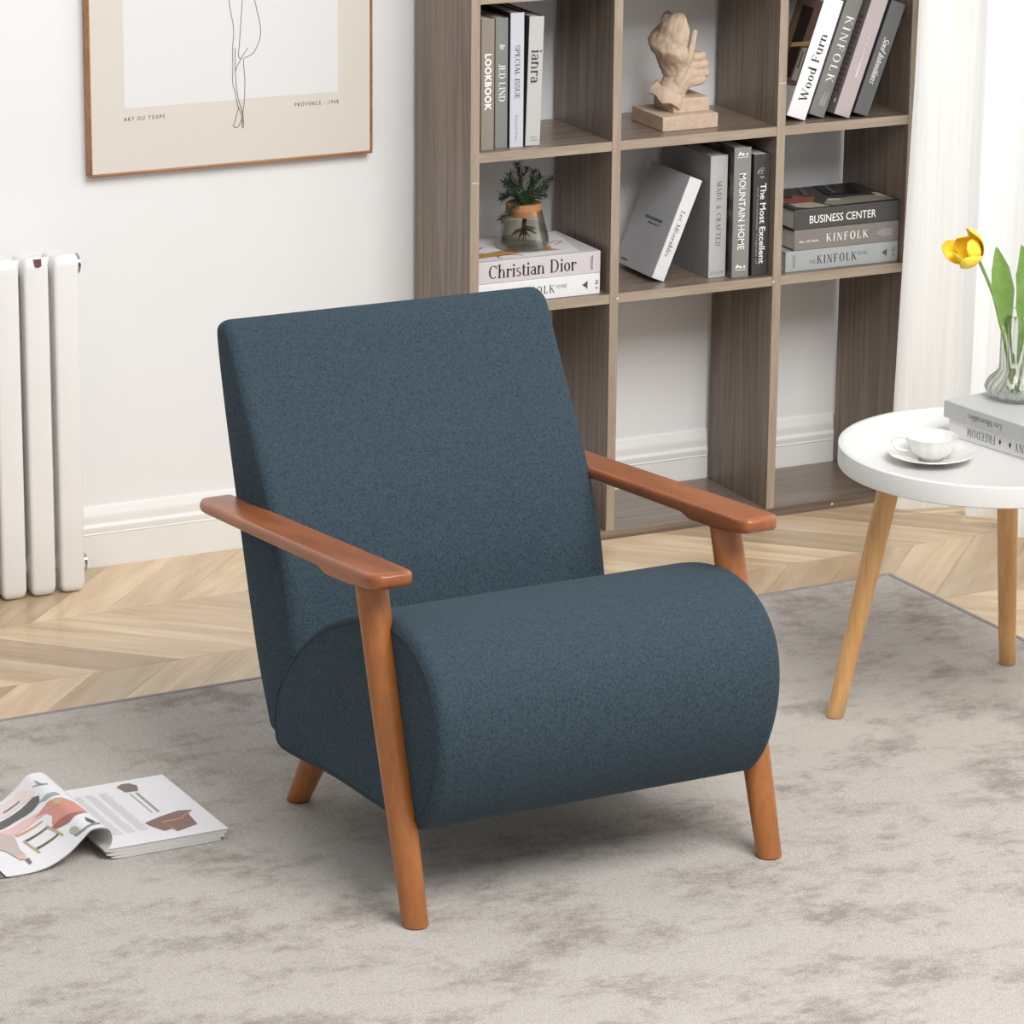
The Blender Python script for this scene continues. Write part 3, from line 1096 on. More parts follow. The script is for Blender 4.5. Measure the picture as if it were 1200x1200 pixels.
for c, pl in (('3a3836', [(.004, .004), (.276, .004), (.276, .211), (.004, .211)]), ('8d4936', [(.004, .075), (.085, .06), (.115, .105), (.06, .15), (.004, .15)]), ('a9a293', [(.02, .022), (.02, .062), (.08, .060), (.10, .008), (.045, .006)]),
              ('8a8272', [(.095, .03), (.12, .062), (.2, .075), (.276, .07), (.276, .012), (.11, .008)]), ('c4bca9', [(.12, .055), (.13, .075), (.16, .068), (.155, .05)]), ('bfb6a4', [(.25, .05), (.272, .035), (.274, .085), (.262, .095)]),
              ('5a5a5c', [(.095, .12), (.105, .12), (.135, .2), (.122, .2)]), ('151416', [(.15, .11), (.24, .10), (.262, .2), (.17, .205)]), ('6a6a6e', [(.175, .12), (.18, .12), (.2, .2), (.193, .2)]), ('2a2624', [(.02, .12), (.06, .115), (.07, .14), (.03, .15)])):
    patch('cover_print', pl, bk, (0, 0, tz), (1, 0, 0), (0, 1, 0), plain('print_'+c, c, .4))
    tz += .0003

# ================================================================== CORK VASE WITH SPRIG
zv = zt + .0495 + .0016
pv = empty('plant_vase', (.188, .115, zv))
tag(pv, 'tapered clear glass vase with a cork collar and water', 'vase')
GL = thin_glass('vase_glass', (.975, .98, .97), .22)
lathe('glass_body', [(.0, 0), (.056, 0), (.0595, .004), (.060, .010), (.057, .025), (.0408, .088), (.0393, .089), (.0545, .026), (.0575, .011), (.055, .005), (.0, .005)], GL, pv, 40)
CORK = plain('cork', 'b98258', .85, noise=.18, nscale=220, bump=.4, bscale=300)
lathe('cork_collar', [(.018, .074), (.0375, .074), (.0395, .086), (.0400, .088), (.0405, .1005), (.039, .1025), (.022, .1025), (.018, .100)], CORK, pv, 40, closed=True)
WAT = thin_glass('vase_water', (.94, .92, .85), .08)
lathe('water', [(.0, .0055), (.054, .0055), (.0565, .011), (.0535, .026), (.0478, .052), (.0, .052)], WAT, pv, 36)

sp = empty('green_sprig', (.188, .115, zv + .006))
tag(sp, 'dark green needle-leaved sprig growing out of the cork-collared vase', 'plant')
NEED = plain('needle_green', '33492f', .6, noise=.3, nscale=60)
STEM = plain('sprig_stem', '4a3f2c', .8, noise=.2, nscale=80)
ROOT = plain('root_brown', '4b3a26', .9, noise=.3, nscale=120)
tube('stem', [(0, 0, .03), (.003, 0, .06), (.0, 0, .10), (-.012, -.005, .15), (-.018, -.005, .185)], [.0055, .005, .004, .0018, .0012], STEM, sp, 8)
rnd = random.Random(3)
rp = []
for k in range(26):
    a, el = rnd.uniform(0, 6.28), rnd.uniform(-.9, .1)
    L_ = rnd.uniform(.02, .042)
    p0 = Vector((0, 0, .034))
    p2 = p0 + Vector((math.cos(a)*math.cos(el)*L_, math.sin(a)*math.cos(el)*L_, math.sin(el)*L_*.75))
    p2.z = max(p2.z, .003)
    rp.append(tube_data([p0, (p0+p2)/2+Vector((rnd.uniform(-.006, .006), rnd.uniform(-.006, .006), .004)), p2], [.0028, .0018, .0008], 5))
V, Fc = multi(rp)
o = mesh('roots', V, Fc, ROOT, sp, None)
o['kind'] = 'stuff'


def needles(path, n, l0, l1):
    parts = [tube_data(path, .0011, 5)]
    c = catmull(path, 8)
    for k in range(n):
        i = int(len(c)*(.06+.94*k/n))
        i = min(i, len(c)-2)
        p = c[i]
        d = (c[i+1]-c[i]).normalized()
        x, y = frame_of(d)
        a = k*2.4+rnd.uniform(-.4, .4)
        ll = rnd.uniform(l0, l1)*(1 if k < n-4 else .6)
        q = p + ll*(.62*d + .8*(math.cos(a)*x+math.sin(a)*y))
        s = (d.cross(q-p)).normalized()*.0014
        u_ = (q-p).normalized().cross(s).normalized()*.0006
        m_ = p+(q-p)*.45
        parts.append(([p, m_+s, q, m_-s, m_+u_], [(0, 1, 4), (1, 2, 4), (2, 3, 4), (3, 0, 4), (0, 3, 2, 1)]))
    return multi(parts)


BR = [([(-.002, 0, .096), (-.012, -.004, .145), (-.019, -.006, .186)], 56), ([(-.008, 0, .11), (-.03, -.01, .140), (-.053, -.012, .150)], 38), ([(-.008, -.004, .10), (-.035, -.012, .122), (-.060, -.015, .120)], 38),
      ([(-.01, -.012, .10), (-.035, -.03, .100), (-.060, -.036, .082), (-.074, -.038, .072)], 46), ([(0, 0, .10), (.018, 0, .14), (.022, -.004, .166)], 46), ([(.004, 0, .10), (.035, -.004, .126), (.066, -.004, .146)], 46),
      ([(.002, .006, .10), (-.004, .012, .14), (.014, .016, .170)], 44), ([(.006, -.012, .10), (.024, -.02, .122), (.044, -.024, .132)], 40), ([(-.004, -.01, .10), (-.024, -.022, .130), (-.048, -.022, .142)], 40),
      ([(0, -.008, .098), (.004, -.018, .12), (.012, -.02, .15)], 46), ([(-.006, .004, .10), (-.03, .01, .115), (-.05, .012, .108)], 36), ([(0, -.012, .098), (.018, -.03, .112), (.034, -.036, .118)], 36),
      ([(-.004, -.012, .098), (-.016, -.034, .112), (-.026, -.04, .128)], 36), ([(.002, .004, .1), (.028, .01, .13), (.046, .01, .152)], 40), ([(-.004, 0, .1), (-.026, 0, .135), (-.036, 0, .165)], 40)]
for path, n in BR:
    V, Fc = needles(path, n*2, .012, .021)
    o = mesh('branch', V, Fc, NEED, sp, None)
    o['kind'] = 'stuff'

# ================================================================== SCULPTURE
STONE = plain('sculpture_stone', 'c4ad97', .85, noise=.12, nscale=90, bump=.5, bscale=220)
scu = empty('hand_sculpture', (.503, .049, ZA))
tag(scu, 'sandy stone sculpture of a gripping hand on a two-step plinth', 'sculpture')
box('plinth', 0, .142, 0, .150, 0, .0335, STONE, scu, .0015)
box('plinth', .042, .135, .029, .125, .0337, .066, STONE, scu, .0015)
# hand: joined blobs remeshed into one continuous carved form
bm = bmesh.new()


def cap(p0, p1, r0, r1, n=7):
    p0, p1 = Vector(p0), Vector(p1)
    for k in range(n+1):
        t = k/n
        bmesh.ops.create_icosphere(bm, subdivisions=2, radius=r0+(r1-r0)*t, matrix=Matrix.Translation(p0+(p1-p0)*t))


# local coords: x right, y depth, z up (plinth bottom = 0)
cap((.052, .066, .070), (.070, .068, .100), .031, .033)        # wrist rising from the plinth
cap((.072, .068, .100), (.092, .066, .126), .033, .030)        # back of the hand
cap((.080, .066, .112), (.088, .064, .145), .029, .024)
for i, (z0, x1) in enumerate(((.1590, .118), (.1400, .126), (.1200, .128), (.1030, .119))):
    cap((.092, .048, z0-.005), (x1, .040, z0), .0118, .0112)   # four folded fingers
    cap((x1, .040, z0), (x1-.004, .074, z0-.002), .0112, .0095)
cap((.060, .044, .104), (.084, .038, .160), .0115, .0105)       # forefinger laid along the face
cap((.084, .038, .160), (.100, .044, .212), .0105, .008)
me = bpy.data.meshes.new('hand')
bm.to_mesh(me)
bm.free()
o = link('hand', me, STONE, scu, None)
rm = o.modifiers.new('remesh', 'REMESH')
rm.mode = 'VOXEL'
rm.voxel_size = .003
rm.use_smooth_shade = True
sm_ = o.modifiers.new('smooth', 'SMOOTH')
sm_.factor, sm_.iterations = .6, 3
# torn cuff at the wrist
cp = []
for k in range(24):
    a = 2*math.pi*k/24
    cp.append((a, .0385+.003*math.sin(3*a)+.002*math.sin(7*a)))
rings = []
axis0, axis1 = Vector((.044, .062, .060)), Vector((.058, .066, .086))
for t, sc, jag in ((0, 1.0, 1), (.25, 1.05, .3), (.6, 1.0, 0), (1.0, .86, .6), (.9, .70, 0)):
    c_ = axis0+(axis1-axis0)*t
    rings.append([c_+Vector((r*sc*math.cos(a), r*sc*math.sin(a), -.35*r*sc*math.cos(a) + .25*r*sc*math.sin(a) + jag*.006*math.sin(5*a+1)*(1 if t > .5 else -.8))) for a, r in cp])
V, Fc = loft(rings, cap=True)
mesh('cuff', V, Fc, STONE, scu, 40)
# hollow face fragment held by the hand
rings = []
for k in range(11):
    t = k/10
    z = .112 + .150*t
    w = (.022 + .036*min(1, t*2.0)**.7) * (1-.5*max(0, t-.65)/.35)
    cx = .046 - .004*t + .006*math.sin(t*9)
    ring = []
    for j in range(15):
        a = R(100 + 190*j/14)
        rr = w*(1+.10*math.sin(5*t*3+a*2))
        ring.append(Vector((cx+rr*math.cos(a)*.8+.016, .070+rr*math.sin(a)*1.05, z+.01*math.cos(a))))
    for j in range(14, -1, -1):
        a = R(100 + 190*j/14)
        rr = w*.72
        ring.append(Vector((cx+rr*math.cos(a)*.8+.018, .070+rr*math.sin(a)*1.05, z+.01*math.cos(a))))
    rings.append(ring)
V, Fc = loft(rings)
ff = mesh('face_fragment', V, Fc, STONE, scu, 60)
tx = bpy.data.textures.new('chisel', 'CLOUDS')
tx.noise_scale = .016
for o_ in (ff, bpy.data.objects['hand']):
    if o_ is ff:
        sd = o_.modifiers.new('subdiv', 'SUBSURF')
        sd.levels = sd.render_levels = 2
    dm = o_.modifiers.new('chisel', 'DISPLACE')
    dm.texture = tx
    dm.strength = .007 if o_ is ff else .0035
    dm.mid_level = .5
    dm.texture_coords = 'LOCAL'

# ================================================================== FRAMED PRINT
FY = D - .026
pic = empty('framed_print', (-.456+.0098, WALLY-.0005, .895-.0067))
tag(pic, 'large line-drawing print in a thin brown wooden frame on the wall', 'picture')
FRM = wood('frame_wood', '8a5a34', 'b27f50', (3, 20, 20), .4, 0, .1, .02, .6)
PX0, PX1, PH, PD = -.336, .336, .93, .0275
FWD = .0065
for nm, a_, b_, c_, d_ in (('frame_rail', PX0, PX1, 0, FWD), ('frame_rail', PX0, PX1, PH-FWD, PH), ('frame_stile', PX0, PX0+FWD, FWD, PH-FWD), ('frame_stile', PX1-FWD, PX1, FWD, PH-FWD)):
    box(nm, a_, b_, -PD, 0, c_, d_, FRM, pic, .0025)
box('mount', PX0+FWD, PX1-FWD, -PD+.003, -.004, FWD, PH-FWD, plain('mount_card', 'dad3ca', .7, noise=.012, nscale=4), pic)
PO = Vector((0, -PD+.0027, 0))
PORG = Vector((.456, 0, -.895)) + PO     # world x,z -> picture local
patch('print_field', [(-.709, 1.041), (-.2035, 1.041), (-.2035, 1.74), (-.709, 1.74)], pic, PORG, RT, UP, plain('print_field', 'e3e2e2', .7))
BRW = plain('print_line_brown', '6d5049', .7)
LINES = [[(-.455, 1.16), (-.455, 1.1092), (-.4559, 1.081), (-.4502, 1.0579), (-.4445, 1.0291), (-.4366, 1.0095), (-.4348, .9942), (-.4339, .9789), (-.4319, .9787), (-.4311, .9939), (-.4326, 1.0111)],
         [(-.449, 1.1558), (-.4495, 1.1182), (-.4487, 1.0993), (-.4479, 1.0804), (-.4461, 1.0614), (-.4423, 1.0403), (-.4365, 1.0228), (-.4326, 1.0073), (-.4318, .9901)],
         [(-.439, 1.1589), (-.4412, 1.1421), (-.4393, 1.1325), (-.4353, 1.1304), (-.4434, 1.1178), (-.4486, 1.105)], [(-.4189, 1.1537), (-.4291, 1.1412), (-.4353, 1.1304)],
         [(-.3967, 1.1559), (-.4069, 1.1415), (-.4191, 1.1349), (-.4292, 1.1299), (-.4285, 1.1073), (-.4267, 1.0845), (-.4274, 1.0599), (-.4282, 1.0411), (-.4304, 1.0223), (-.4326, 1.0111)],
         [(-.4425, 1.0232), (-.4488, 1.001), (-.454, .9862), (-.4551, .9825), (-.4491, .9791), (-.443, .9815), (-.4389, .9888), (-.4358, .9961)],
         [(-.455, 1.16), (-.452, 1.2), (-.462, 1.26), (-.458, 1.33)], [(-.3967, 1.1559), (-.388, 1.19), (-.40, 1.25), (-.418, 1.32)], [(-.439, 1.1589), (-.436, 1.2), (-.43, 1.27)]]
parts = []
for l in LINES:
    c = catmull([(x, 0, z) for x, z in l], 4)
    for i in range(len(c)-1):
        dd = (c[i+1]-c[i])
        if dd.length < 1e-6:
            continue
        dd.normalize()
        nn = Vector((-dd.z, 0, dd.x))*.0007
        q = PORG+Vector((0, -.0004, 0))
        parts.append(([q+c[i]+nn, q+c[i]-nn, q+c[i+1]-nn, q+c[i+1]+nn], [(0, 1, 2, 3)]))
V, Fc = multi(parts)
mesh('line_drawing', V, Fc, BRW, pic, None)
INKP = plain('print_caption', '4a4440', .7)
text('caption', 'ART DU TDEPS', pic, PORG+Vector((-.6635, -.0003, 1.0177)), RT, UP, .094, .0082, INKP, track=1.5)
text('caption', 'PROVENCE . 1968', pic, PORG+Vector((-.2555, -.0003, 1.0190)), RT, UP, .105, .0082, INKP, track=1.5)

# ================================================================== RADIATOR
RADM = plain('radiator_enamel', 'edebe9', .35, noise=.015, nscale=6)
CHR = plain('chrome', 'b8b8ba', .15, 1.0)
RUST = plain('rust_chip', '6b4a42', .9, noise=.2, nscale=200)
rad = empty('radiator', (-.893, .132, 0))
tag(rad, 'white painted steel column radiator standing against the wall', 'radiator')
CW, CP, CD, RH = .0545, .0672, .120, .757


def column(i):
    xc = -i*CP
    st = []
    for z, ins in ((.001, .012), (.004, .006), (.012, .0015), (.022, 0), (RH-.022, 0), (RH-.011, .0015), (RH-.004, .006), (RH-.0005, .013)):
        st.append([(x, y, z) for x, y in rrect(xc-CW/2+ins, xc+CW/2-ins, ins, .040-ins*.5, .0075)])
    V1 = loft(st)
    st = []
    for z, ins in ((.03, .010), (.034, .004), (.045, 0), (RH-.045, 0), (RH-.034, .004), (RH-.03, .01)):
        st.append([(x, y, z) for x, y in rrect(xc-CW/2+ins, xc+CW/2-ins, .078+ins, .118-ins*.5, .012)])
    V2 = loft(st)
    parts = [V1, V2]
    for zc in (.06, RH-.03):        # headers joining front and rear tubes
        st = []
        for y in (.02, .05, .09):
            st.append([(x, y, z) for x, z in rrect(xc-.024, xc+.024, zc-.026, zc+.024, .012)])
        parts.append(loft(st))
        if i > 0:
            parts.append(tube_data([(xc+CW/2-.01, .055, zc), (xc+CP-CW/2+.01, .055, zc)], .019, 16))
    V, Fc = multi(parts)
    return mesh('column', V, Fc, RADM, rad, 40)


for i in range(5):
    column(i)
for zc in (.054, RH-.030):
    tube('end_bush', [(CW/2-.008, .05, zc), (CW/2+.010, .05, zc)], .022, RADM, rad, 20)
    tube('end_plug', [(CW/2+.010, .05, zc), (CW/2+.0105, .05, zc), (CW/2+.0155, .05, zc), (CW/2+.018, .05, zc)], [.0205, .0225, .0225, .015], CHR, rad, 12)
mesh('paint_chip', [(-CP-.006+.0, .004, RH-.0015), (-CP+.012, .004, RH-.0015), (-CP+.011, -.0006, RH-.016), (-CP+.003, -.0008, RH-.020), (-CP-.005, -.0006, RH-.016)], [(0, 1, 2, 3, 4)], RUST, rad, None)

# ================================================================== SIDE TABLE
TX, TY, TZ = .493, -1.349, .56
tab = empty('tray_table', (TX, TY, 0))
tag(tab, 'round white tray-top side table on splayed light wooden legs', 'table')
TWH = plain('table_white', 'dcdbd8', .35, noise=.01, nscale=10)
lathe('tray_top', [(0, TZ-.0425), (.285, TZ-.0425), (.2945, TZ-.042), (.296, TZ-.040), (.296, TZ-.0018), (.2955, TZ-.0005), (.2942, TZ), (.2822, TZ), (.2812, TZ-.0006), (.2800, TZ-.003), (.2735, TZ-.0205), (.271, TZ-.022), (0, TZ-.022)], TWH, tab, 96)
BEECH = wood('beech_leg', 'c08d56', 'dfb078', (22, 22, 2.0), .45, 0, .1, .02, .8)
for ang in (None, None, None):
    pass
f1 = Vector((.206-TX, -1.272-TY, 0))
for k in range(3):
    d = f1.copy()
    d.rotate(Matrix.Rotation(R(-120*k), 3, 'Z'))
    dn = d.normalized()
    pts, rr = [], []
    for j in range(9):
        t = j/8
        z = .0102 + (TZ-.043-.0102)*t
        q = d - dn*.20*z
        pts.append((q.x, q.y, z))
        rr.append(.0175+.0055*t)
    pts = [(pts[0][0], pts[0][1], .0088)]+pts
    rr = [rr[0]-.0015]+rr
    level_leg('leg', pts, rr, BEECH, tab)
    q = d - dn*.20*(TZ-.05)
    tube('bracket', [(q.x, q.y, TZ-.046), (q.x, q.y, TZ-.0425)], .032, CHR, tab, 16)

# --- cup and saucer
ZTR = TZ-.022+.0004
CHINA = plain('white_china', 'e5e4e0', .15, coat=.4, noise=.005)
sc_ = empty('saucer', (.372, -1.330, ZTR))
tag(sc_, 'white china saucer under the teacup on the tray table', 'saucer')
lathe('dish', [(0, .0), (.030, .0), (.033, .003), (.060, .008), (.0835, .0165), (.0855, .0175), (.0845, .019), (.060, .0105), (.034, .0055), (.028, .0045), (0, .0045)], CHINA, sc_, 64, flute=.006, nfl=14)
cu_ = empty('teacup', (.373, -1.330, ZTR+.0049))
tag(cu_, 'fluted white china teacup standing on its saucer', 'cup')
lathe('bowl', [(0, .002), (.021, .002), (.0225, .0), (.024, .0005), (.0235, .004), (.033, .0075), (.043, .018), (.0485, .032), (.0510, .0445), (.0520, .046), (.0500, .0455), (.0462, .033), (.0385, .020), (.028, .011), (0, .0085)], CHINA, cu_, 72, flute=.018, nfl=12)
hd = catmull([(-.0445, .012, .040), (-.058, .018, .0465), (-.071, .0235, .044), (-.075, .025, .034), (-.067, .022, .023), (-.053, .017, .018), (-.040, .012, .018)], 5)
tube('handle', hd, [.0028]*len(hd), CHINA, cu_, 10)

# --- two books on the tray
ANG = math.degrees(math.atan2(-.174, .048))+0.0   # spine direction


def tray_book(z, th, w, d, corner, ang, spine_c, cover_c, label, bev):
    # spine faces -x-ish: local x axis runs along the spine towards the camera
    return lying_book('book', corner[0], corner[0]+w, corner[1], z, th, d, spine_c, cover_c, label, rot=ang, bev=bev, inset=.004)


b1 = tray_book(ZTR, .0375, .285, .200, (.502, -1.190), -78.0, 'dcdbdd', 'd6d5d7', 'white book with grey capitals lying directly on the tray table', .001)
text('title', 'FREEDOM', b1, (.092, EPS, .019), (-1, 0, 0), (0, 0, -1), .078, .0165, INKG, True, space=.1)
text('title', 'DESTINY', b1, (.225, EPS, .019), (-1, 0, 0), (0, 0, -1), .078, .0165, INKG, True, space=.1)
patch('emblem', [(.142, .020), (.145, .026), (.148, .020), (.145, .012)], b1, (0, EPS, 0), RT, UP, INK)
patch('emblem', [(.170, .020), (.173, .026), (.176, .020), (.173, .012)], b1, (0, EPS, 0), RT, UP, INK)
b2 = tray_book(ZTR+.038, .034, .285, .205, (.494, -1.180), -80.0, 'b1b1b0', 'b9b9b8', 'grey cloth-bound book under the tulip vase', .007)
text('title', 'Les Miserables', b2, (.122, EPS, .016), (-1, 0, 0), (0, 0, -1), .098, .0125, plain('ink_dim', '5d5c5b', .7), True, space=.03)

# --- tulip vase
VX, VY, VZ = .647, -1.225, ZTR+.038+.034+.0006
tv = empty('flower_vase', (VX, VY, VZ))
tag(tv, 'fluted clear glass vase with round base on the grey book', 'vase')
lathe('glass_body', [(0, 0), (.042, 0), (.066, .008), (.0725, .022), (.066, .037), (.052, .050), (.0455, .060), (.0445, .072), (.0445, .160), (.0455, .1745), (.0445, .176), (.0432, .1745), (.0425, .160), (.0425, .072), (.0435, .060),
      (.050, .048), (.063, .036), (.0695, .022), (.063, .010), (.040, .004), (0, .004)], mix_glass('fluted_glass'), tv, 160, flute=.03, nfl=20, sharp=60)
lathe('water', [(0, .0045), (.038, .0045), (.061, .0105), (.0675, .022), (.061, .0355), (.047, .048), (0, .048)], thin_glass('clear_water', (.97, .98, .96), .15), tv, 40)

TUL = plain('tulip_yellow', 'ffdd45', .45, noise=.10, nscale=40)
TST = plain('tulip_stem', '7f9a55', .5, noise=.15, nscale=50)
TLF = plain('tulip_leaf', '74964a', .5, noise=.22, nscale=35)


def petal(parent, base, axis, out, length, width, openness, cup):
    """cupped tulip petal"""
    axis, out = Vector(axis).normalized(), Vector(out).normalized()
    side = axis.cross(out).normalized()
    V, Fc = [], []
    nu, nv = 9, 7
    for sgn in (0, 1):
        for i in range(nu):
            t = i/(nu-1)
            w = width*(math.sin(math.pi*min(1, .12+.80*t))**.75)*(1 if t < .98 else .55)
            r = openness*math.sin(t*1.5)*.9 + .007 + .010*math.sin(math.pi*t)
            c = Vector(base) + axis*(length*t) + out*r
            for j in range(nv):
                s = (j/(nv-1)-.5)*2
                p = c + side*(s*w/2) - out*(cup*s*s*w/2*(1-.3*t)) + out*(.0012*sgn)
                V.append(p)
    k = nu*nv
    for i in range(nu-1):
        for j in range(nv-1):
            a = i*nv+j
            Fc.append((a, a+1, a+nv+1, a+nv))
            Fc.append((k+a, k+a+nv, k+a+nv+1, k+a+1))
    rim = [j for j in range(nv)] + [i*nv+nv-1 for i in range(1, nu)] + [(nu-1)*nv+j for j in range(nv-2, -1, -1)] + [i*nv for i in range(nu-2, 0, -1)]
    for i in range(len(rim)):
        a, b_ = rim[i], rim[(i+1) % len(rim)]
        Fc.append((a, b_, b_+k, a+k))
    return mesh('petal', V, Fc, TUL, parent, 70)


def leaf(parent, spine, widths, normal, fold=.25, mat=None):
    c = catmull(spine, 5)
    n = len(c)
    V, Fc = [], []
    nv = 7
    nrm = Vector(normal).normalized()
    for sgn in (0, 1):
        for i, p in enumerate(c):
            t = i/(n-1)*(len(widths)-1)
            k = min(int(t), len(widths)-2)
            w = widths[k]+(widths[k+1]-widths[k])*(t-k)
            d = (c[min(i+1, n-1)]-c[max(i-1, 0)]).normalized()
            s_ = d.cross(nrm).normalized()
            m_ = s_.cross(d).normalized()
            for j in range(nv):
                s = (j/(nv-1)-.5)*2
                V.append(p + s_*(s*w/2) + m_*(fold*abs(s)**1.5*w/2) + m_*.0010*sgn)
    k = n*nv
    for i in range(n-1):
        for j in range(nv-1):
            a = i*nv+j
            Fc.append((a, a+1, a+nv+1, a+nv))
            Fc.append((k+a, k+a+nv, k+a+nv+1, k+a+1))
    rim = list(range(nv)) + [i*nv+nv-1 for i in range(1, n)] + [(n-1)*nv+j for j in range(nv-2, -1, -1)] + [i*nv for i in range(n-2, 0, -1)]
    for i in range(len(rim)):
        a, b_ = rim[i], rim[(i+1) % len(rim)]
        Fc.append((a, b_, b_+k, a+k))
    return mesh('leaf', V, Fc, mat or TLF, parent, 60)


def tulip(label, head, tilt, stem_pts, leaves, stand):
    o = empty('tulip', (VX, VY, VZ+.006))
    tag(o, label, 'flower')
    st = catmull(stem_pts, 6)
    tube('stem', st, .0034, TST, o, 10)
    ax = Vector(tilt).normalized()
    x, y = frame_of(ax)
    for k in range(6):
        a = k*math.pi/3 + .25
        out = math.cos(a)*x+math.sin(a)*y
        inner = k % 2
        petal(o, Vector(head), ax, out, .072 if not inner else .066, .047, .034 if not inner else .013, .5)
    for sp_, wd, nr in leaves:
        leaf(o, sp_, wd, nr)
    return o


def P(x, z, dy=0.0):
    """vase-local point from world x,z in the vase's own depth plane"""
    return (x-VX, dy, z-VZ-.006)


view = (-.43, -.86, .29)
o = tulip('open yellow tulip on a stem bending sideways out of the glass vase', P(.530, .911), (-.8, -.25, .47),
          [P(.628, .622), P(.620, .665), P(.602, .735), P(.590, .772), P(.573, .825), P(.555, .864), P(.530, .911)],
          [([P(.630, .680, .004), P(.612, .750, .002), P(.600, .790, -.002), P(.588, .840, -.006), P(.581, .885, -.004), P(.572, .930, 0)], [.003, .010, .028, .046, .036, .0003], view)], 0)
o = tulip('tulip standing nearly upright in the glass vase behind its single tall leaf', P(.715, .985), (.35, .05, .93),
          [P(.640, .622), P(.652, .700), P(.665, .775), P(.685, .860), P(.705, .935), P(.715, .985)],
          [([P(.636, .680, .0), P(.642, .750, -.002), P(.648, .800, -.006), P(.646, .870, -.004), P(.632, .928, 0)], [.003, .016, .046, .048, .0005], view)], 0)
RTS = plain('root_olive', '8a8a4c', .7)
rp = []
for k in range(9):
    a = k*.7
    rp.append(tube_data([(-.020+.004*math.cos(a), .004*math.sin(a), .055), (-.028+.010*math.cos(a), .01*math.sin(a), .030), (-.030+.022*math.cos(a*1.3), .018*math.sin(a), .004)], [.0016, .0013, .0008], 5))
V, Fc = multi(rp)
q = mesh('roots', V, Fc, RTS, o, None)
q['kind'] = 'stuff'

# ================================================================== MAGAZINE
mag = empty('magazine', (-1.390, -1.390, .0090), (0, 0, R(1.5)))
tag(mag, 'open glossy magazine with a curled-over page lying on the rug', 'magazine')
PAPER = plain('magazine_paper', 'e3e2e4', .4, noise=.008)
PEDGE = plain('magazine_page_edges', 'cfcdc9', .8, noise=.10, nscale=(500))
MH = .312
# right page block, in three signatures with slightly different edges
for k, (za, zb, xr, x_l) in enumerate(((0.0, .0055, .228, .012), (.0058, .0125, .236, .004), (.0128, .0205, .241, .0))):
    prof = [(x_l+.03, za), (xr, za), (xr, zb), (.045, zb), (.020, zb-.0005), (x_l+.004, zb+.001 if k == 2 else zb-.002), (x_l, (za+zb)/2), (x_l+.010, za+.001)]
    V, Fc = loft([[(x, y, z) for x, z in prof] for y in (.0+.001*k, MH-.001*k)])
    mesh('page_block', V, Fc, PEDGE, mag, 40)
V, Fc = loft([[(x, y, z) for x, z in ((.003, .0212), (.02, .0208), (.06, .0208), (.243, .0208), (.243, .0213), (.06, .0213), (.02, .0213), (.003, .0217))] for y in (0, MH)])
mesh('page', V, Fc, PAPER, mag, 40)
LP = [(0.0, .018), (.010, .026), (.015, .040), (.012, .055), (.002, .064), (-.012, .067), (-.029, .064), (-.046, .049), (-.071, .028), (-.104, .011), (-.137, .004), (-.170, .003), (-.190, .004)]
SL = [0]
for i in range(len(LP)-1):
    SL.append(SL[-1]+math.hypot(LP[i+1][0]-LP[i][0], LP[i+1][1]-LP[i][1]))
LC = catmull([(x, z, 0) for x, z in LP], 6)


def leaf_sheet(name, off, mat, v0=0.0, v1=MH, s_end=1.0):
    n = int((len(LC)-1)*s_end)+1
    ring = []
    for i in range(n):
        d = (LC[min(i+1, len(LC)-1)]-LC[max(i-1, 0)]).normalized()
        ring.append((LC[i].x-d.y*off, LC[i].y+d.x*off))
    ring2 = []
    for i in range(n):
        d = (LC[min(i+1, len(LC)-1)]-LC[max(i-1, 0)]).normalized()
        ring2.append((LC[i].x-d.y*(off+.0006), LC[i].y+d.x*(off+.0006)))
    poly = [(x, max(z, .0004)) for x, z in ring + ring2[::-1]]
    V, Fc = loft([[(x, y, z) for x, z in poly] for y in (v0, v1)])
    return mesh(name, V, Fc, mat, mag, 60)


leaf_sheet('curled_page', .0, PAPER)
leaf_sheet('curled_page', .0018, PEDGE, .001, MH-.002, .985)
leaf_sheet('curled_page', .0036, PEDGE, .003, MH-.001, .94)


box('back_cover', -.262, -.150, .004, MH, .0004, .0010, plain('mag_cover_grey', '6c6b6d', .5), mag)


def on_leaf(s, v, lift=.0005):
    s = min(max(s, 0), SL[-1]-1e-5)
    for i in range(len(SL)-1):
        if s <= SL[i+1]:
            break
    t = (s-SL[i])/(SL[i+1]-SL[i])
    q = LC[i*6] if False else None
    j = i*6 + t*6
    a = int(j)
    f = j-a
    p = LC[a]*(1-f)+LC[min(a+1, len(LC)-1)]*f
    d = (LC[min(a+1, len(LC)-1)]-LC[max(a-1, 0)]).normalized()
    # outward normal of the page (upper side)
    return Vector((p.x+d.y*lift, v, p.y-d.x*lift))


def leaf_patch(poly, col, lift):
    bm = bmesh.new()
    bm.faces.new([bm.verts.new((s, v, 0)) for s, v in poly])
    smin, smax = min(p[0] for p in poly), max(p[0] for p in poly)
    k = smin+.003
    while k < smax:
        g = bm.verts[:]+bm.edges[:]+bm.faces[:]
        bmesh.ops.bisect_plane(bm, geom=g, plane_co=(k, 0, 0), plane_no=(1, 0, 0))
        k += .003
    for v in bm.verts:
        v.co = on_leaf(v.co.x, v.co.y, lift)
    me = bpy.data.meshes.new('page_print')
    bm.to_mesh(me)
    bm.free()
    link('page_print', me, plain('mag_'+col, col, .45), mag, None)


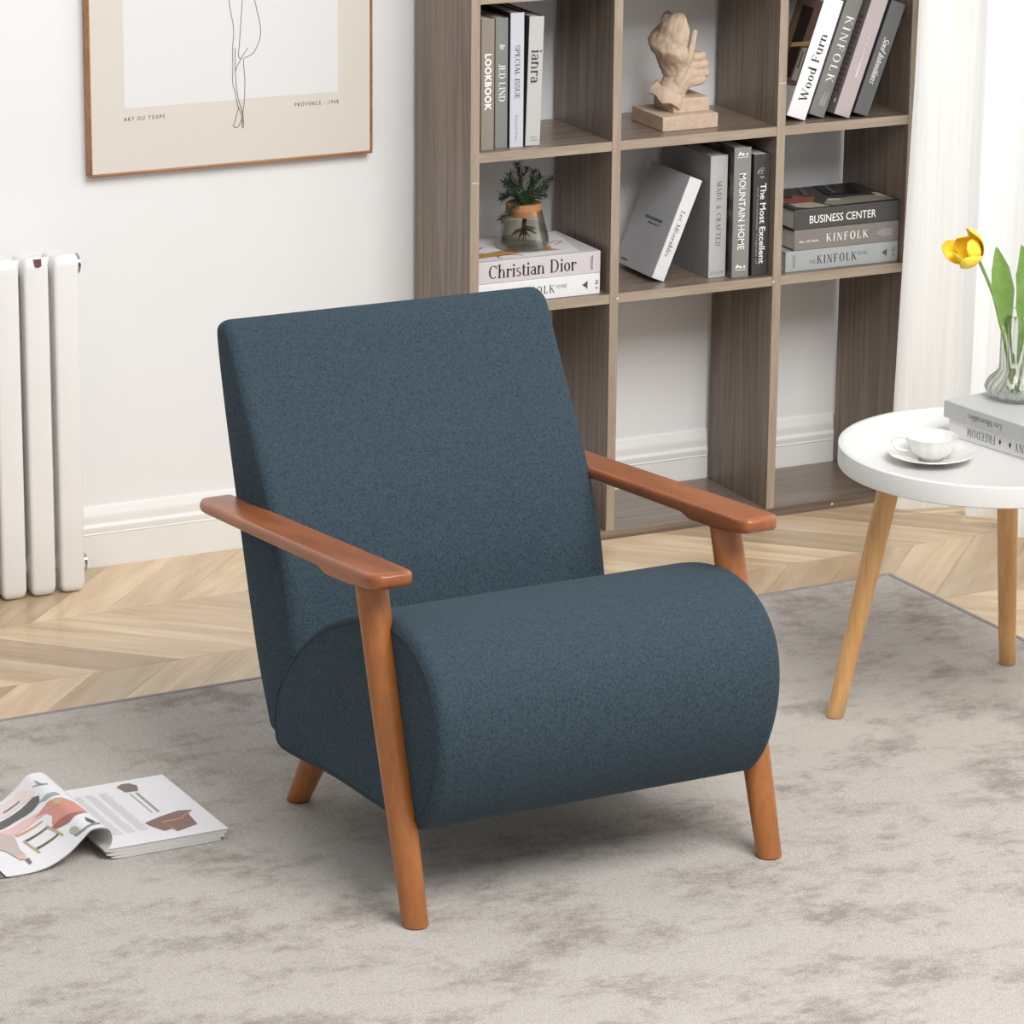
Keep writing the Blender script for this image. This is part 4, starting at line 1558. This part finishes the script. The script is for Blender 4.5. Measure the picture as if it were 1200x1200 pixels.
LPATCH = [('e6d4cf', [(.182, .257), (.161, .300), (.113, .287), (.102, .246), (.11, .241), (.138, .253), (.171, .25)]),
          ('5d5a58', [(.187, .243), (.111, .238), (.102, .225), (.11, .206), (.129, .204), (.167, .214), (.199, .211), (.225, .215), (.225, .245)]),
          ('93a3a8', [(.112, .209), (.088, .207), (.075, .2), (.071, .185), (.087, .189), (.102, .195)]),
          ('e2bab6', [(.22, .203), (.151, .199), (.132, .188), (.116, .158), (.136, .169), (.189, .17), (.21, .172)]),
          ('cd8b7c', [(.138, .179), (.1, .184), (.075, .169), (.063, .14), (.059, .082), (.099, .076), (.125, .091), (.125, .116), (.112, .137), (.117, .161)]),
          ('a05f55', [(.129, .109), (.109, .108), (.083, .09), (.061, .081), (.101, .073), (.127, .093)]),
          ('d79660', [(.187, .167), (.132, .153), (.132, .148), (.186, .158)]),
          ('5c5a4c', [(.184, .132), (.134, .124), (.135, .118), (.184, .123)]), ('5c5a4c', [(.181, .085), (.13, .077), (.131, .071), (.181, .076)]),
          ('b9a273', [(.132, .128), (.124, .058), (.128, .057), (.136, .126)]), ('b9a273', [(.181, .132), (.176, .061), (.18, .059), (.185, .129)]),
          ('aaa996', [(.1, .026), (.105, .024), (.111, .03), (.114, .042), (.112, .053), (.106, .056), (.101, .049), (.098, .037)]),
          ('b8a878', [(.082, .153), (.088, .144), (.094, .151), (.096, .163), (.095, .174), (.089, .177), (.083, .175), (.079, .166)]),
          ('504e50', [(.074, .058), (.07, .044), (.065, .028), (.073, .022), (.078, .04)]), ('828287', [(.112, .028), (.091, .018), (.059, .024), (.06, .017), (.092, .011), (.113, .021)]),
          ('beb2ac', [(.204, .197), (.196, .177), (.19, .159), (.201, .105), (.201, .073), (.22, .08), (.225, .114), (.232, .124), (.24, .19)]),
          ('d7b4a5', [(.219, .084), (.2, .077), (.206, .057), (.218, .062)]), ('6e696e', [(.21, .056), (.201, .06), (.203, .037), (.21, .032)]),
          ('8a8a8e', [(.087, .281), (.082, .253), (.072, .246), (.074, .243), (.085, .249), (.098, .263), (.098, .266), (.087, .255)]),
          ('7a7474', [(.169, .27), (.133, .266), (.134, .262), (.17, .265)])]
for i, (c, pl) in enumerate(LPATCH):
    leaf_patch(pl, c, .0006+.00006*i)
for i, (c, pl) in enumerate([('73655f', [(.138, .286), (.153, .297), (.168, .295), (.177, .277), (.168, .25), (.143, .253)]),
                             ('7d5f58', [(.116, .092), (.155, .11), (.196, .123), (.22, .115), (.206, .1), (.201, .045), (.154, .027), (.15, .043), (.133, .039), (.118, .075)]),
                             ('b57f68', [(.145, .086), (.183, .086), (.211, .109), (.22, .114), (.182, .079), (.147, .078), (.156, .031), (.153, .029)])]):
    patch('page_print', pl, mag, (0, 0, .0216+.0002*i), (1, 0, 0), (0, 1, 0), plain('mag_'+c, c, .45))
GT = plain('mag_text_grey', 'd0ced1', .5)
DT = plain('mag_text_dark', '7d7a7c', .5)
rt = random.Random(5)
for col_x in (.040, .066, .092):
    parts = []
    for k in range(34):
        y0 = .060+.0062*k
        w_ = .0022
        L_ = rt.uniform(.016, .021)
        parts.append(([(col_x, y0, .0217), (col_x+L_, y0, .0217), (col_x+L_, y0+w_, .0217), (col_x, y0+w_, .0217)], [(0, 1, 2, 3)]))
    V, Fc = multi(parts)
    mesh('page_text', V, Fc, GT, mag, None)['kind'] = 'stuff'
parts = []
for k in range(14):
    y0 = .135+.0078*k
    for xx, w_ in ((.158, .006), (.147, .003)):
        parts.append(([(xx, y0, .0217), (xx+w_, y0, .0217), (xx+w_, y0+.005, .0217), (xx, y0+.005, .0217)], [(0, 1, 2, 3)]))
V, Fc = multi(parts)
mesh('page_text', V, Fc, DT, mag, None)['kind'] = 'stuff'

# ================================================================== CURTAIN
mcu, nt, b = new_mat('sheer_linen')
L = nt.links.new
nt.nodes.remove(b)
out = nt.nodes['Material Output']
tc = nt.nodes.new('ShaderNodeTexCoord')
mpa = nt.nodes.new('ShaderNodeMapping')
mpa.inputs['Scale'].default_value = (90, 90, 2)
L(tc.outputs['Object'], mpa.inputs['Vector'])
n = noise_node(1.0, 4, .6, mpa.outputs[0])
cr = nt.nodes.new('ShaderNodeValToRGB')
cr.color_ramp.elements[0].position, cr.color_ramp.elements[1].position = .3, .7
cr.color_ramp.elements[0].color, cr.color_ramp.elements[1].color = lin('ebe9e5'), lin('f7f6f4')
L(n.outputs['Fac'], cr.inputs['Fac'])
df = nt.nodes.new('ShaderNodeBsdfDiffuse')
tl = nt.nodes.new('ShaderNodeBsdfTranslucent')
L(cr.outputs['Color'], df.inputs['Color'])
L(cr.outputs['Color'], tl.inputs['Color'])
mx = nt.nodes.new('ShaderNodeMixShader')
mx.inputs['Fac'].default_value = .42
L(df.outputs[0], mx.inputs[1])
L(tl.outputs[0], mx.inputs[2])
L(mx.outputs[0], out.inputs['Surface'])
path = [(1.235, -.010), (1.18, -.018), (1.125, -.040), (1.090, -.068), (1.098, -.105), (1.165, -.122), (1.232, -.138), (1.235, -.168), (1.197, -.196), (1.193, -.222), (1.237, -.252),
        (1.278, -.292), (1.258, -.337), (1.207, -.372), (1.203, -.402), (1.252, -.432), (1.292, -.47)]
y = -.47
for k in range(6):
    path += [(1.27, y-.045), (1.21, y-.085), (1.205, y-.115), (1.26, y-.145), (1.292, y-.18)]
    y -= .18
pc = catmull([(x, y_, 0) for x, y_ in path], 5)
rows = []
for k in range(13):
    z = .012 + 2.42*k/12
    t = k/12
    row = []
    for i, q in enumerate(pc):
        mxx = 1.215
        amp = 1 - .25*t*(1 if q.y < -.15 else 0)
        fl = max(0, 1-t/.45)*.030*math.exp(-((q.y+.075)/.06)**2)*.8
        row.append((mxx+(q.x-mxx)*amp - fl + .004*math.sin(i*.31+t*5), q.y+.004*math.sin(i*.17+t*4), z))
    rows.append(row)
V, Fc = loft(rows, cap=False, closed=False)
cur = mesh('curtain', V, Fc, mcu, None, 80)
tag(cur, 'sheer white floor-length curtain hanging in folds beside the bookcase', 'curtain')

# origins of the things that stand on the rug sit on its surface
for o_, dz in ((chair, .0088), (tab, .0088), (mag, .0)):
    o_.location.z += dz
    if dz:
        for ch in o_.children:
            ch.location.z -= dz
